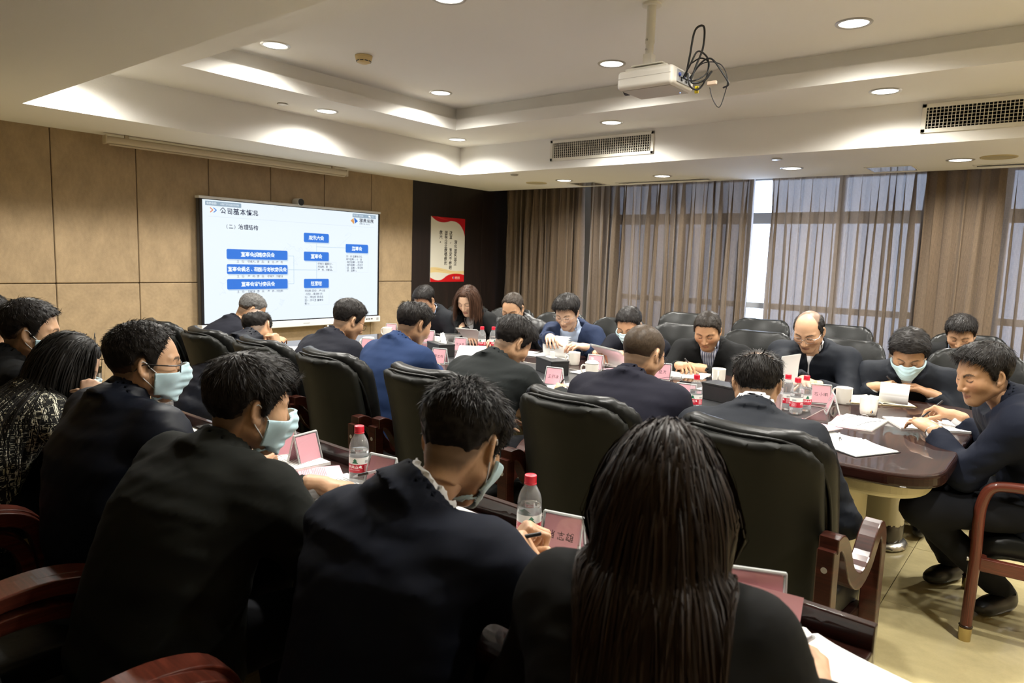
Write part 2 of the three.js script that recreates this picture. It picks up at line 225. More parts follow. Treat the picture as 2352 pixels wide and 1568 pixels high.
// projector on its pole
{
  const t = thing('projector', 'white projector hanging upside down on a ceiling pole', 'projector', [3.27, 2.334, -1.765]), pw = std({ color: lin(0.70, 0.67, 0.61), roughness: 0.35 }), grey = std({ color: lin(0.5, 0.47, 0.43), roughness: 0.5 });
  t.scale.setScalar(0.97); mesh('body', bx(0.25, 0.095, 0.32, 0, 0.055, 0, 0.022, 4), pw, t); mesh('base_cover', bx(0.21, 0.006, 0.275, 0.005, 0.0075, 0, 0.002), grey, t);
  mesh('seam', bx(0.252, 0.0015, 0.3, 0, 0.062, -0.002, 0), grey, t); mesh('port_panel', bx(0.16, 0.06, 0.006, 0.0, 0.055, 0.161, 0.002), std({ color: lin(0.30, 0.30, 0.30), roughness: 0.5 }), t);
  for (let k = 0; k < 5; k++) { const m = mesh('socket', cyl(0.009, 0.009, 0.008, 0, 0, 0, 14), k % 2 ? cloth.blackFrame : std({ color: lin(0.03, 0.06, 0.3), roughness: 0.4 }), t); m.rotation.x = Math.PI / 2; m.position.set(-0.06 + k * 0.027, 0.062 - (k % 2) * 0.02, 0.167); }
  mesh('lens', lathe([[0, 0], [0.03, 0], [0.034, 0.012], [0.034, 0.03]], 28).rotateX(-Math.PI / 2).translate(0.05, 0.055, -0.175), cloth.blackFrame, t);
  mesh('status_light', cyl(0.003, 0.003, 0.002, 0.07, 0.0035, 0.11, 10), std({ color: lin(0.2, 0.3, 1), emissive: lin(0.2, 0.35, 1), emissiveIntensity: 3 }), t);
  mesh('pole', lathe([[0.03, 0.43], [0.0235, 0.425], [0.0235, 0.30], [0.0235, 0.25], [0.025, 0.249], [0.025, 0.23], [0.021, 0.229], [0.021, 0.17]], 24).translate(0.01, 0.03, -0.05), whitePlastic, t);
  mesh('ceiling_flange', cyl(0.05, 0.05, 0.012, 0.01, 0.453, -0.05), whitePlastic, t);
  mesh('bracket', join(bx(0.05, 0.07, 0.05, 0.01, 0.17, -0.05, 0.004), bx(0.14, 0.006, 0.18, 0.0, 0.135, -0.02, 0.002), bx(0.02, 0.02, 0.24, -0.05, 0.118, -0.03, 0.003), bx(0.02, 0.02, 0.24, 0.06, 0.118, -0.03, 0.003)), whitePlastic, t);
  for (const [x, y] of [[-0.014, 0.275], [-0.014, 0.225]]) mesh('screw', cyl(0.006, 0.006, 0.01, 0, 0, 0, 10).rotateZ(Math.PI / 2).translate(x, y, -0.055), trimMetal, t);
  const R = rng(44), cab = std({ color: lin(0.012, 0.012, 0.013), roughness: 0.5 });
  const loops = [[[0, .06, .17], [-.03, .15, .2], [-.02, .28, .22], [.02, .30, .24], [.03, .2, .24], [0, .1, .22], [-.03, .02, .22], [0, .03, .27], [.04, .08, .29]], [[-.02, .05, .165], [-.06, .1, .22], [-.05, .16, .25], [.03, .14, .27], [.05, .06, .26], [0, -.01, .24], [-.05, .0, .22], [-.06, .06, .21]], [[.03, .05, .165], [.02, .12, .25], [.04, .11, .33], [.05, .04, .37], [.05, -.04, .36], [.04, -.1, .34], [.03, -.06, .31], [.03, 0, .29]], [[.05, .06, .165], [.03, .13, .24], [0, .13, .3], [0, .06, .36], [.02, .0, .39], [.03, -.01, .36]], [[-.04, .05, .165], [-.06, .02, .24], [-.03, .05, .29], [.02, .12, .28], [.03, .15, .23], [0, .12, .19]]];
  loops.forEach((p, k) => mesh('cable', tube(p, [0.0055, 0.0045, 0.0026, 0.0045, 0.0035][k], 70, 6), cab, t));
  mesh('cable_tag', bx(0.012, 0.035, 0.02, 0.02, -0.005, 0.225, 0.003), std({ color: lin(0.75, 0.6, 0.02), roughness: 0.4 }), t); mesh('plug', bx(0.018, 0.02, 0.05, 0.03, 0.02, 0.30, 0.005), std({ color: lin(0.62, 0.48, 0.36), roughness: 0.5 }), t);
}
// ---------------------------------------------------------------- lettering: characters drawn as pen strokes on a ten by ten grid
const GLYPHS = {
  公: '4004 5095 442887 6689', 司: '11818979 1363 2565682825', 基: '0191 2025 7075 2272 2474 0595 2508 7598 5559 3777 1999', 本: '0292 5059 5218 5298 3777', 情: '2029 1204 3244 4191 5383 4595 6065 49468689 4787 4888', 况: '0113 0826 3181843431 4438 64689896', 二: '2272 1898',
  治: '1021 0213 0826 603474 7285 4585894945', 理: '0141 0444 0848 2128 5090955550 5292 7079 5797 4999', 结: '2002320535 0838 4191 6064 4484 4686894946', 构: '0343 2029 2306 2435 6043 52928969 635787 7688', 股: '09114149 1343 1646 54618194 5585 8549 5799', 东: '1181 4024 2484 5459 3618 7698', 大: '0393 5053 5309 5399', 会: '5004 5094 3363 1585 452887 6689',
  董: '0191 3032 6062 1383 2474772724 2575 5359 1888 0999', 事: '0191 5059 2272742422 15757817 0696', 监: '1014 3034 6043 5292 6384 19168689 3639 6669 0999', 经: '2002320535 0838 418144 6385 4686 6669 3999', 营: '0191 3032 6062 14139394 3464663634 2777792927', 层: '11818313 1108 3575 2696 563989 7889', 战: '2024 2242 0545490905 5393 606699 9548 8091', 略: '0141480801 2128 0444 6043 618146 5395 5686895956', 委: '7121 0292 5055 5204 5294 0696 453879 7519', 员: '2070732320 18158588 565719 6799',
  提: '202918 0343 0646 4080844440 4282 3595 6569 6797 4639 4699', 名: '5014 4181 8109 3456 4585894945', '、': '3658', 薪: '0191 3032 6062 1343 0545 0747 2529 9263 6359 6595 8589', 酬: '0141 0343490903 1115 3135 0747 5049 6369 8089', 与: '3034847959 3181 0666', 考: '1272 4044 0494 9018 4676 4648887969', 核: '0343 2029 2306 2435 4292 6162 6345 4575 7539 6599', 审: '5051 13119193 2474782824 2676 5359', 计: '1021 03333849 4494 7079',
  湖: '1021 0213 0826 2353 4045 2555592925 69619199 6393 6696', 南: '1181 5053 19138389 3444 6454 3575 2777 5559', 发: '3032 0393 4309 4585 8549 4699 6071', 展: '11818313 1109 3474 4446 6466 2696 474959 6799', 场: '0343 2028 0838 418144 449489 6448', 号: '2070732320 0595 3537777959', 码: '0141 2106 1444481814 508084 5154 549489 4787', 主: '4051 1282 2575 0999 5259', 任: '3004 2229 8041 3595 6269 4999', 张: '0141430306464939 6066 8064 5494 6069', 禹: '7121 2181841421 5059 19158589 3777', 文: '4051 0292 3299 7209', 黄: '0191 3032 6062 1383 2575782825 2676 5358 3819 6889', 尹: '118185 0393 1585 3108', 桃: '0343 2029 2306 2435 5048 70789896 5263 9274',
  刘: '2031 0252 1259 4209 7177 9099', 智: '2013 1252 0454 3107 3346 6181846461 2676792926 2777', 清: '1021 0213 0826 4191 5383 4595 6065 49468689 4787 4888', 志: '0292 5054 2474 1719 36398987 5667 8799', 刚: '09015159 1247 4217 7177 9099', 小: '505949 2406 7496', 田: '1181891911 5159 1585', 李: '0191 5055 5104 5194 2575 7556 565949 0797', 科: '4012 0343 2129 2306 2445 5162 5364 4796 8089', 苏: '0191 3032 6062 14747869 4419 0708 8698', 千: '7121 0595 5159', 里: '2080855520 2383 5059 1888 0999', 健: '2004 1219 5191 5383 4595 4797 7079',
  深: '1021 0213 0826 33319193 5143 7284 3595 6469 6538 6599', 化: '3004 2229 8255 50589896', 国: '1191991911 3373 3575 2878 5358', 资: '1021 0314 4024 3181 8173 5245 28257578 564619 6799', 企: '5004 5094 5359 5686 2629 0999', 改: '014144 04084736 6043 5292 8249 5399', 革: '0191 3033 6063 3363 2474772724 5359 0898', '，': '5639', 坚: '1014 3034 4181 8145 4285 2676 5459 0999', 定: '5051 13119193 2474 5458 5676 3509 3799', 不: '0191 6105 5159 5395', 移: '4012 0343 2129 2306 2445 6143 6181 8145 7455 6494 9449', 把: '202918 0343 0646 41919545 41499997 6165', 有: '0292 4006 39348489 3686 3787', 业: '3038 6068 1326 8365 0999', 做: '2004 1219 2252 4044 2454592924 7063 6293 8258 6499', 强: '0141430306464939 5080835350 4595984845 7049 3999', 优: '2004 1219 3393 50386 6369 9997 8091', '。': '2646482826',
  肖: '5053 2132 8163 29247479 2676 2878', 雄: '0252 2008 341848 3749 7053 6359 6393 6595 6797 6999 8389 8091', 心: '1406 33399896 5265 7485', 怡: '2029 1204 3244 704484 8295 5686895956', 申: '1282871712 1484 5059', 鸣: '0232360602 7061 52818474 5257 57979989 4676', 石: '0191 4107 3585894935', 明: '0141480801 0444 59519199 5393 5696', 王: '1181 1585 0999 5159', 剑: '3004 3063 1444 1627 3537 4647 0959 7177 9099', 波: '1021 0213 0826 39429294 6065 4585 8549 5699', 周: '09118189 3262 5154 2474 3666683836', 迪: '4282864642 4484 6066 1021 032326 1899 0819', 平: '1181 2234 7264 0595 5159', 亚: '1181 3138 6168 1326 8367 0999',
  农: '14129294 4009 2528 4599 7455', 夫: '1282 0595 5055 5509 5599', 山: '5058 13188883', 泉: '5041 2272742422 2373 5459 154507 7555 5699', 议: '1021 03333849 6062 4299 9249', 程: '4012 0343 2129 2306 2445 5080835350 4595 6569 4797 3999',
};
function write(c, text, x, y, size, o = {}) {           // baseline-free: (x, y) is the top left of the first cell
  c.lineCap = c.lineJoin = 'round'; c.lineWidth = size * (o.weight ?? 0.1); c.strokeStyle = o.color ?? '#000'; const pitch = size * (o.pitch ?? 1.14); let px = x, py = y;
  for (const ch of text) {
    const g = GLYPHS[ch];
    if (g) { c.beginPath(); for (const st of g.split(' ')) for (let i = 0; i + 1 < st.length; i += 2) { const a = (+st[i] + 0.2) / 9.6 * size, b = (+st[i + 1] + 0.2) / 9.6 * size; i ? c.lineTo(px + a + (o.slant ?? 0) * (size - b), py + b) : c.moveTo(px + a + (o.slant ?? 0) * (size - b), py + b); } c.stroke(); }
    else if (ch !== ' ') { c.fillStyle = o.color ?? '#000'; c.font = `${size}px sans-serif`; c.fillText(ch, px + (ch === '（' || ch === '(' ? size * 0.4 : 0), py + size * 0.86); if (/[0-9A-Za-z():+|,-]/.test(ch)) { const w = size * 0.6; if (o.down) py += pitch; else px += w; continue; } }
    if (o.down) py += pitch; else px += pitch;
  }
}
const textWidth = (t, size, pitch = 1.14) => [...t].reduce((a, ch) => a + (/[0-9A-Za-z():+|,-]/.test(ch) ? size * 0.6 : size * pitch), 0) - size * (pitch - 1);
// the slide on the wall screen
const slide = canvasTex(1904, 1070, (c, w, h) => {
  c.fillStyle = '#e6f1f9'; c.fillRect(0, 0, w, h);
  c.strokeStyle = '#dbe8f1'; c.lineWidth = 3; const R = rng(2); for (let k = 0; k < 14; k++) { c.beginPath(); let x = R() * w, y = R() * h; c.moveTo(x, y); for (let i = 0; i < 14; i++) { x += (R() - 0.5) * 90; y += (R() - 0.5) * 70; c.lineTo(x, y); } c.stroke(); }
  const box = (x, y, bw, bh, r, fill) => { c.fillStyle = fill; c.beginPath(); c.roundRect(x, y, bw, bh, r); c.fill(); };
  box(25, 11, 328, 38, 6, '#93a9bb'); write(c, '会场号码: +8673184829996', 36, 19, 21, { color: '#eef5fa', weight: 0.11, pitch: 1.04 });
  box(1570, 11, 306, 38, 6, '#93a9bb'); write(c, 'DEXR-VKDK |', 1580, 18, 24, { color: '#dfe9f1' }); c.fillStyle = '#eef5fa'; c.fillRect(1776, 20, 24, 16); c.fillRect(1790, 26, 14, 16); write(c, '08:48', 1814, 16, 25, { color: '#dfe9f1' });
  c.lineWidth = 7; c.strokeStyle = '#e0733c'; c.beginPath(); c.moveTo(70, 68); c.lineTo(92, 86); c.lineTo(70, 104); c.stroke(); c.strokeStyle = '#1c6fd0'; c.beginPath(); c.moveTo(101, 68); c.lineTo(123, 86); c.lineTo(101, 104); c.stroke();
  write(c, '公司基本情况', 158, 60, 52, { color: '#17213f', weight: 0.11, pitch: 1.17 });
  c.strokeStyle = '#b9c7d3'; c.lineWidth = 2; c.setLineDash([6, 6]); c.beginPath(); c.moveTo(53, 141); c.lineTo(1846, 141); c.stroke(); c.setLineDash([]);
  c.font = '42px sans-serif'; c.fillStyle = '#17213f'; c.fillText('(', 212, 232); c.fillText(')', 284, 232); write(c, '二', 232, 196, 42, { color: '#17213f', weight: 0.12 }); write(c, '治理结构', 326, 195, 43, { color: '#17213f', weight: 0.115, pitch: 1.12 });
  // emblem: two leaning halves of a diamond
  c.fillStyle = '#d99a5b'; c.beginPath(); c.moveTo(1590, 52); c.bezierCurveTo(1572, 78, 1610, 88, 1584, 118); c.lineTo(1547, 84); c.closePath(); c.fill(); c.fillStyle = '#1763c6'; c.beginPath(); c.moveTo(1596, 52); c.lineTo(1639, 86); c.lineTo(1592, 118); c.bezierCurveTo(1618, 90, 1580, 78, 1596, 52); c.fill();
  write(c, '湖南发展', 1660, 55, 41, { color: '#1d2238', weight: 0.11, pitch: 1.16 }); write(c, '股事大会:000722', 1662, 103, 15, { color: '#5b6478', weight: 0.09, pitch: 1.2 });
  const node = (x, y, bw, bh, t, s, wt = 0.16) => { c.fillStyle = '#c4d8ea'; c.beginPath(); c.roundRect(x + 8, y + 12, bw, bh, 14); c.fill(); box(x, y, bw, bh, 12, '#1270d8'); write(c, t, x + (bw - textWidth(t, s, 1.02)) / 2, y + (bh - s) / 2, s, { color: '#f4fbff', weight: wt, pitch: 1.02 }); };
  c.strokeStyle = '#8fb6cf'; c.lineWidth = 2.5; const ln = (...p) => { c.beginPath(); c.moveTo(p[0], p[1]); for (let i = 2; i < p.length; i += 2) c.lineTo(p[i], p[i + 1]); c.stroke(); };
  ln(1138, 320, 1138, 690); ln(1138, 366, 1490, 366); ln(816, 463, 883, 463, 883, 726, 816, 726); ln(816, 594, 1138, 594);
  node(994, 235, 287, 89, '股东大会', 42, 0.14); node(1486, 325, 288, 88, '监事会', 42, 0.14); node(994, 416, 287, 88, '董事会', 42, 0.14); node(994, 681, 287, 90, '经营层', 42, 0.14);
  node(210, 415, 605, 88, '董事会战略委员会', 41, 0.14); node(210, 549, 605, 87, '董事会提名、薪酬与考核委员会', 41, 0.14); node(210, 681, 605, 92, '董事会审计委员会', 41, 0.14);
  const sm = { color: '#56627c', weight: 0.08, pitch: 1.04 };
  write(c, '主 任: 张禹文、委 员: 黄 治、尹 桃', 304, 512, 22, sm); write(c, '主 任: 尹 桃、委 员: 张禹文、刘智清', 304, 645, 22, sm); write(c, '主 任: 刘智清、委 员: 尹 桃、刘志刚', 304, 783, 22, sm);
  const list = (x, y, bw, bh, lines, s = 22) => { c.strokeStyle = '#d3dee7'; c.lineWidth = 2; c.strokeRect(x, y, bw, bh); lines.forEach((t, k) => write(c, t, x + 8, y + 6 + k * (bh - 6) / lines.length, s, { color: '#3a465f', weight: 0.09, pitch: 1.06 })); };
  list(1487, 434, 290, 180, ['刘 健(监事会主任、', '股东监事)、小 田', '(股东监事)、任文明', '(股东监事)、苏志文', '(员工监事)、李志刚', '(员工监事)。']); list(1146, 514, 224, 96, ['张禹文(董事主)、', '刘志刚、黄 治、', '尹 桃、刘智清。']);
  list(996, 781, 290, 160, ['刘志刚(员任)、尹小田', '(与任)、黄志刚(与', '任)、李志科(资会名', '监)、苏千里(董事会', '智)。']);
});
{
  const t = thing('wall_screen', 'large white framed display on the wall showing a slide', 'screen', [3.914, 1.337, Z0 + 0.05]);
  mesh('cabinet', bx(1.96, 1.15, 0.05, 0, 0, 0.0, 0.012), std({ color: lin(0.05, 0.05, 0.05), roughness: 0.5 }), t);
  mesh('bezel', bx(1.955, 1.13, 0.02, 0, 0.0, 0.028, 0.004), std({ color: lin(0.008, 0.008, 0.010), roughness: 0.25 }), t);
  const fr = std({ color: lin(0.70, 0.71, 0.71), roughness: 0.35 }); mesh('top_rail', bx(1.97, 0.022, 0.075, 0, 0.570, 0.008, 0.005), fr, t);
  const low = mesh('bottom_rail', bx(1.97, 0.062, 0.085, 0, -0.552, 0.012, 0.006), fr, t);
  mesh('front_ports', join([0, 1, 2].map((k) => bx(0.022, 0.009, 0.002, 0.80 + k * 0.034, -0.548, 0.0555, 0))), cloth.blackFrame, low); mesh('label_patch', bx(0.028, 0.026, 0.002, 0.945, -0.55, 0.0552, 0), std({ color: lin(0.35, 0.36, 0.38), roughness: 0.5 }), low);
  mesh('left_mark', join([0, 1, 2].map((k) => bx(0.014, 0.014, 0.002, -0.94 + k * 0.022, -0.552, 0.0552, 0))), std({ color: lin(0.2, 0.2, 0.22), roughness: 0.5 }), low); mesh('centre_mark', bx(0.07, 0.006, 0.002, 0.06, -0.552, 0.0552, 0), std({ color: lin(0.35, 0.35, 0.36), roughness: 0.5 }), low);
  const g = new THREE.PlaneGeometry(1.906, 1.062); g.translate(0, 0.021, 0.0392);
  mesh('display_panel', g, std({ color: lin(0.02, 0.02, 0.02), roughness: 0.3, emissive: lin(1, 1, 1), emissiveMap: slide, emissiveIntensity: 1.0 }), t);
  const ra = new THREE.RectAreaLight(lin(0.82, 0.92, 1.0), 0.55, 1.9, 1.06); ra.name = 'screen_light'; ra.position.set(0, 0.021, 0.05); ra.rotation.y = Math.PI; t.add(ra);
  const c = thing('web_camera', 'small white cylinder camera on top of the wall screen', 'camera', [3.914, 1.94, Z0 + 0.06]), wm = std({ color: lin(0.62, 0.62, 0.60), roughness: 0.35 });
  mesh('barrel', lathe([[0, -0.05], [0.03, -0.05], [0.036, -0.045], [0.036, 0.045], [0.033, 0.05]], 32).rotateX(Math.PI / 2), wm, c); mesh('lens', lathe([[0, 0.051], [0.029, 0.052], [0.033, 0.049]], 32).rotateX(Math.PI / 2), cloth.blackFrame, c); mesh('foot', bx(0.05, 0.02, 0.05, 0, -0.037, 0, 0.004), wm, c);
}
{ // roller housing of the projection screen
  const t = thing('roller_screen', 'slim beige roller housing of a retracted screen under the soffit', 'roller screen', [3.297, 2.26, -5.75]), m = std({ color: lin(0.52, 0.44, 0.31), roughness: 0.5 });
  mesh('housing', cyl(0.028, 0.028, 2.2, 0, 0, 0, 24).rotateZ(Math.PI / 2), m, t); for (const e of [-1, 1]) mesh('end_cap', bx(0.014, 0.066, 0.066, e * 1.105, 0, 0, 0.006), m, t); mesh('weight_bar', bx(2.16, 0.012, 0.018, 0, -0.033, 0.006, 0.003), m, t); for (const e of [-1, 1]) mesh('hanger', bx(0.03, 0.03, 0.02, e * 0.95, 0.036, 0, 0.003), m, t);
}
{ // poster on the dark panels
  const tex = canvasTex(600, 800, (c, w, h) => {
    c.fillStyle = '#d9d6c9'; c.fillRect(0, 0, w, h); c.fillStyle = '#dcc48c'; c.beginPath(); c.moveTo(0, 625); c.bezierCurveTo(200, 600, 300, 690, 600, 660); c.lineTo(600, 700); c.bezierCurveTo(300, 720, 150, 660, 0, 690); c.fill(); c.fillStyle = '#d3b272'; c.beginPath(); c.moveTo(60, 640); c.bezierCurveTo(220, 640, 260, 690, 420, 668); c.bezierCurveTo(280, 676, 220, 668, 60, 640); c.fill();
    c.fillStyle = '#b5141f'; c.beginPath(); c.moveTo(0, 0); c.bezierCurveTo(120, 90, 250, 70, 330, 40); c.bezierCurveTo(470, 30, 560, 90, 600, 220); c.lineTo(600, 0); c.fill(); c.fillStyle = '#d2353a'; c.beginPath(); c.moveTo(80, 0); c.bezierCurveTo(160, 30, 220, 34, 300, 28); c.bezierCurveTo(220, 20, 160, 10, 120, 0); c.fill();
    c.fillStyle = '#c1161d'; c.beginPath(); c.moveTo(0, 745); c.bezierCurveTo(110, 800, 190, 790, 260, 740); c.bezierCurveTo(340, 690, 480, 690, 600, 712); c.lineTo(600, 800); c.lineTo(0, 800); c.fill();
    const col = { down: true, color: '#171512', weight: 0.13, pitch: 1.12, slant: 0.05 };
    write(c, '深化国资国企', 410, 276, 48, col); write(c, '改革， 坚定不移把', 322, 165, 48, col); write(c, '国有企业做强做优', 236, 165, 48, col); write(c, '做大。', 146, 165, 48, col);
    c.fillStyle = '#e0a860'; c.beginPath(); c.moveTo(402, 730); c.lineTo(402, 770); c.lineTo(384, 750); c.fill(); c.fillStyle = '#2f62b8'; c.beginPath(); c.moveTo(406, 730); c.lineTo(424, 750); c.lineTo(406, 770); c.fill(); write(c, '湖南发展', 436, 734, 21, { color: '#f0d9c0', weight: 0.1, pitch: 1.05 }); c.fillStyle = '#e7c9b0'; c.fillRect(436, 762, 92, 4);
  });
  const m = mesh('poster', bx(0.574, 0.761, 0.006, 0, 0, 0, 0), [0, 1, 2, 3, 4, 5].map((k) => k === 4 ? std({ map: tex, roughness: 0.35 }) : std({ color: lin(0.7, 0.7, 0.66) }))); m.position.set(6.009, 1.5525, Z0 + 0.009);
  tag(m, 'red and cream poster with vertical brush lettering on the dark wall', 'poster');
}
// curtains: gathered cloth with real folds, hung from the recess
const curtainTex = dataTex(256, 256, (u, v, x, y) => { const a = (x % 8 < 3 ? 0.80 : 1.0) * (y % 8 < 3 ? 0.84 : 1.0) * (1 + 0.18 * nz(x * 0.9, y * 0.02, 3) + 0.16 * nz(x * 0.03, y * 0.8, 8)); return [0.46 * a, 0.385 * a, 0.305 * a]; }, true);
function curtain(z0, z1, amp, waves, seed, label, mat, X = 6.86) {
  const nu = Math.round(waves * 22), nv = 26, g = new THREE.BufferGeometry(), P = [], UV = [], I = [], R = rng(seed), ph = Array.from({ length: waves + 2 }, () => R()); let len = 0, px, pz;
  for (let i = 0; i <= nu; i++) for (let j = 0; j <= nv; j++) {
    const t = i / nu, v = j / nv, s = t * waves, k = Math.floor(s), f = s - k, wv = 0.6 + 0.8 * mix(ph[k], ph[k + 1], f), drop = sstep(0, 0.35, v), sh = Math.sin(2 * Math.PI * (s + 0.22 * Math.sin(k * 2.1 + v * 1.2))), fold = Math.sign(sh) * Math.abs(sh) ** 0.75;
    const x = X + amp * wv * fold * (0.55 + 0.45 * drop) + 0.012 * nz(s * 2, v * 3, seed), z = mix(z0, z1, t) + amp * 0.55 * Math.sin(4 * Math.PI * s + 1) * wv * (0.4 + 0.6 * drop) + 0.02 * (v - 0.5) * Math.sin(s * 1.7);
    if (j === 0 && i) len += Math.hypot(x - px, z - pz); if (j === 0) { px = x; pz = z; }
    P.push(x, 2.52 - v * 2.49, z); UV.push(len * 6, v * 2.49 * 6);
  }
  for (let i = 0; i < nu; i++) for (let j = 0; j < nv; j++) { const a = i * (nv + 1) + j, b = a + nv + 1; I.push(a, a + 1, b, b, a + 1, b + 1); }
  g.setAttribute('position', new THREE.Float32BufferAttribute(P, 3)); g.setAttribute('uv', new THREE.Float32BufferAttribute(UV, 2)); g.setIndex(I); g.computeVertexNormals();
  const zc = (z0 + z1) / 2; g.translate(-X, 0, -zc); const root = thing('curtain', label, 'curtain', [X, 0, zc], 0, 'curtains on the window wall'); mesh('cloth', g, mat, root);
  mesh('heading_tape', bx(0.012, 0.05, z1 - z0, 0, 2.53, 0, 0.003), whitePlastic, root);
}
const curtainMat = std({ map: curtainTex, roughness: 1, transmission: 0.34, thickness: 0, bumpMap: weave, bumpScale: 0.0008, transparent: true, opacity: 0.988 }), curtainSheer = std({ map: curtainTex, roughness: 1, transmission: 0.45, thickness: 0, transparent: true, opacity: 0.965 }), curtainDense = std({ map: curtainTex, roughness: 1, transmission: 0.15, thickness: 0 });
curtain(-5.72, -4.55, 0.055, 9, 11, 'brown gathered curtain in the corner beside the dark wall', curtainDense);
curtain(-4.47, -2.57, 0.062, 14, 12, 'brown gathered curtain left of the bright gap', curtainMat);
curtain(-2.40, -0.97, 0.060, 10, 13, 'thin see-through brown curtain right of the bright gap', curtainSheer);
curtain(-1.08, -0.52, 0.028, 4, 14, 'dense tan curtain fold hanging behind the young man', curtainDense, 6.775);
curtain(-0.55, 0.84, 0.055, 9, 15, 'bluish curtain at the right edge of the picture', curtainSheer);
curtain(0.92, 2.5, 0.04, 10, 16, 'brown curtain past the right edge, out of view', curtainMat);
{ const t = thing('curtain_rail', 'white curtain track in the ceiling recess', 'curtain rail', [6.83, 2.575, -1.65]); mesh('track', bx(0.16, 0.03, 8.3, 0, 0, 0, 0.004), whitePlastic, t); for (let k = 0; k < 9; k++) mesh('bracket', bx(0.02, 0.035, 0.02, 0.03, 0.03, -3.95 + k, 0.002), trimMetal, t); }
// ---------------------------------------------------------------- people: heads, hair, hands, clothes
const D2R = Math.PI / 180;
const SKIN = [[0.53, 0.325, 0.19], [0.58, 0.365, 0.225], [0.47, 0.275, 0.15], [0.62, 0.42, 0.29]];
const skinMat = [];
function skinMaterial() { return skinMat[0] ??= std({ vertexColors: true, roughness: 0.48, sheen: 0.15, sheenColor: lin(1, 0.6, 0.5), sheenRoughness: 0.6 }); }
const craniumBase = (fw) => { const a = ell([0, 0.030, -0.012], [0.0765, 0.086, 0.097]), b = ell([0, -0.015, 0.012], [0.067 * fw, 0.082, 0.077]); return (x, y, z) => smin(a(x, y, z), b(x, y, z), 0.03); };
function headField(fw, fem) {
  const base = craniumBase(fw), muzzle = ell([0, -0.066, 0.054], [0.034, 0.032, 0.032]), chin = ell([0, -0.099, 0.056], [0.026 * fw, 0.021, 0.026]);
  const jawL = cap(V(0.052 * fw, -0.052, 0.005), V(0.014, -0.098, 0.055), 0.021, 0.019);
  const cheek = ell([0.042 * fw, -0.024, 0.052], [0.024, 0.024, 0.026]), brow = cap(V(0.012, 0.021, 0.081), V(0.05, 0.022, 0.062), 0.010, 0.008);
  const bridge = cap(V(0, 0.012, 0.085), V(0, -0.036, 0.103), 0.0075, 0.0115), ala = ell([0.012, -0.041, 0.092], [0.0085, 0.0085, 0.011]), under = ell([0, -0.046, 0.094], [0.010, 0.006, 0.008]);
  const lid = ell([0.0315, -0.002, 0.0705], [0.0165, 0.0125, 0.0135]);
  const lipU = cap(V(0, -0.0655, 0.0865), V(0.021, -0.070, 0.076), 0.0052, 0.0025), lipL = cap(V(0, -0.0755, 0.0845), V(0.018, -0.073, 0.076), 0.0062, 0.0025);
  const earO = ell([0, 0, 0], [0.0085, 0.0315, 0.0195]), earI = ell([0.006, 0.003, 0.001], [0.0085, 0.022, 0.0115]), lobe = ell([0, -0.026, 0.006], [0.006, 0.010, 0.009]), tragus = ell([0.001, -0.003, 0.014], [0.006, 0.007, 0.005]);
  const ce = Math.cos(0.42), se = Math.sin(0.42), ct = Math.cos(0.2), st = Math.sin(0.2);
  return (X, y, z) => {
    const x = Math.abs(X);
    let d = base(x, y, z);
    if (z > -0.03) {
      d = smin(d, jawL(x, y, z), 0.028); d = smin(d, muzzle(x, y, z), 0.022); d = smin(d, chin(x, y, z), 0.02); d = smin(d, cheek(x, y, z), 0.03); d = smin(d, brow(x, y, z), 0.012);
      const sx = x - 0.0315, sy = (y - 0.001) * 1.25, sz = z - 0.100; d = smax(d, 0.0205 - Math.sqrt(sx * sx + sy * sy + sz * sz), 0.014);
      d = smin(d, lid(x, y, z), 0.005);
      d = smin(d, Math.min(bridge(x, y, z), smin(ala(x, y, z), under(x, y, z), 0.006)), 0.011);
      d = smin(d, Math.min(lipU(x, y, z), lipL(x, y, z)), 0.004);
      const cr = Math.hypot((y + 0.0705) * 1, z - 0.0895) - 0.0016; if (x < 0.021) d = smax(d, -cr, 0.003);
    }
    // ear, tilted back and turned out
    let ex = x - 0.0785, ey = y + 0.006, ez = z + 0.010; const e1 = ex * ce - ez * se * -1, e3 = -ex * se + ez * ce; const y2 = ey * ct + e3 * -st, z2 = ey * st + e3 * ct;
    if (Math.abs(e1) < 0.05 && Math.abs(y2) < 0.07) { let e = earO(e1, y2, z2); e = smax(e, -earI(e1 - 0.002, y2, z2), 0.004); e = Math.min(e, tragus(e1, y2, z2)); e = smin(e, lobe(e1, y2, z2), 0.006); d = smin(d, e, 0.006); }
    const neck = Math.hypot(x, (z + 0.03) - (y + 0.05) * 0.25) - (fem ? 0.046 : 0.055); if (y < -0.02) d = smin(d, Math.max(neck + 0.004 + Math.max(0, -0.05 - y) * 0.35, -0.1 - y, y + 0.02), 0.03);
    return d;
  };
}
const headCache = new Map();
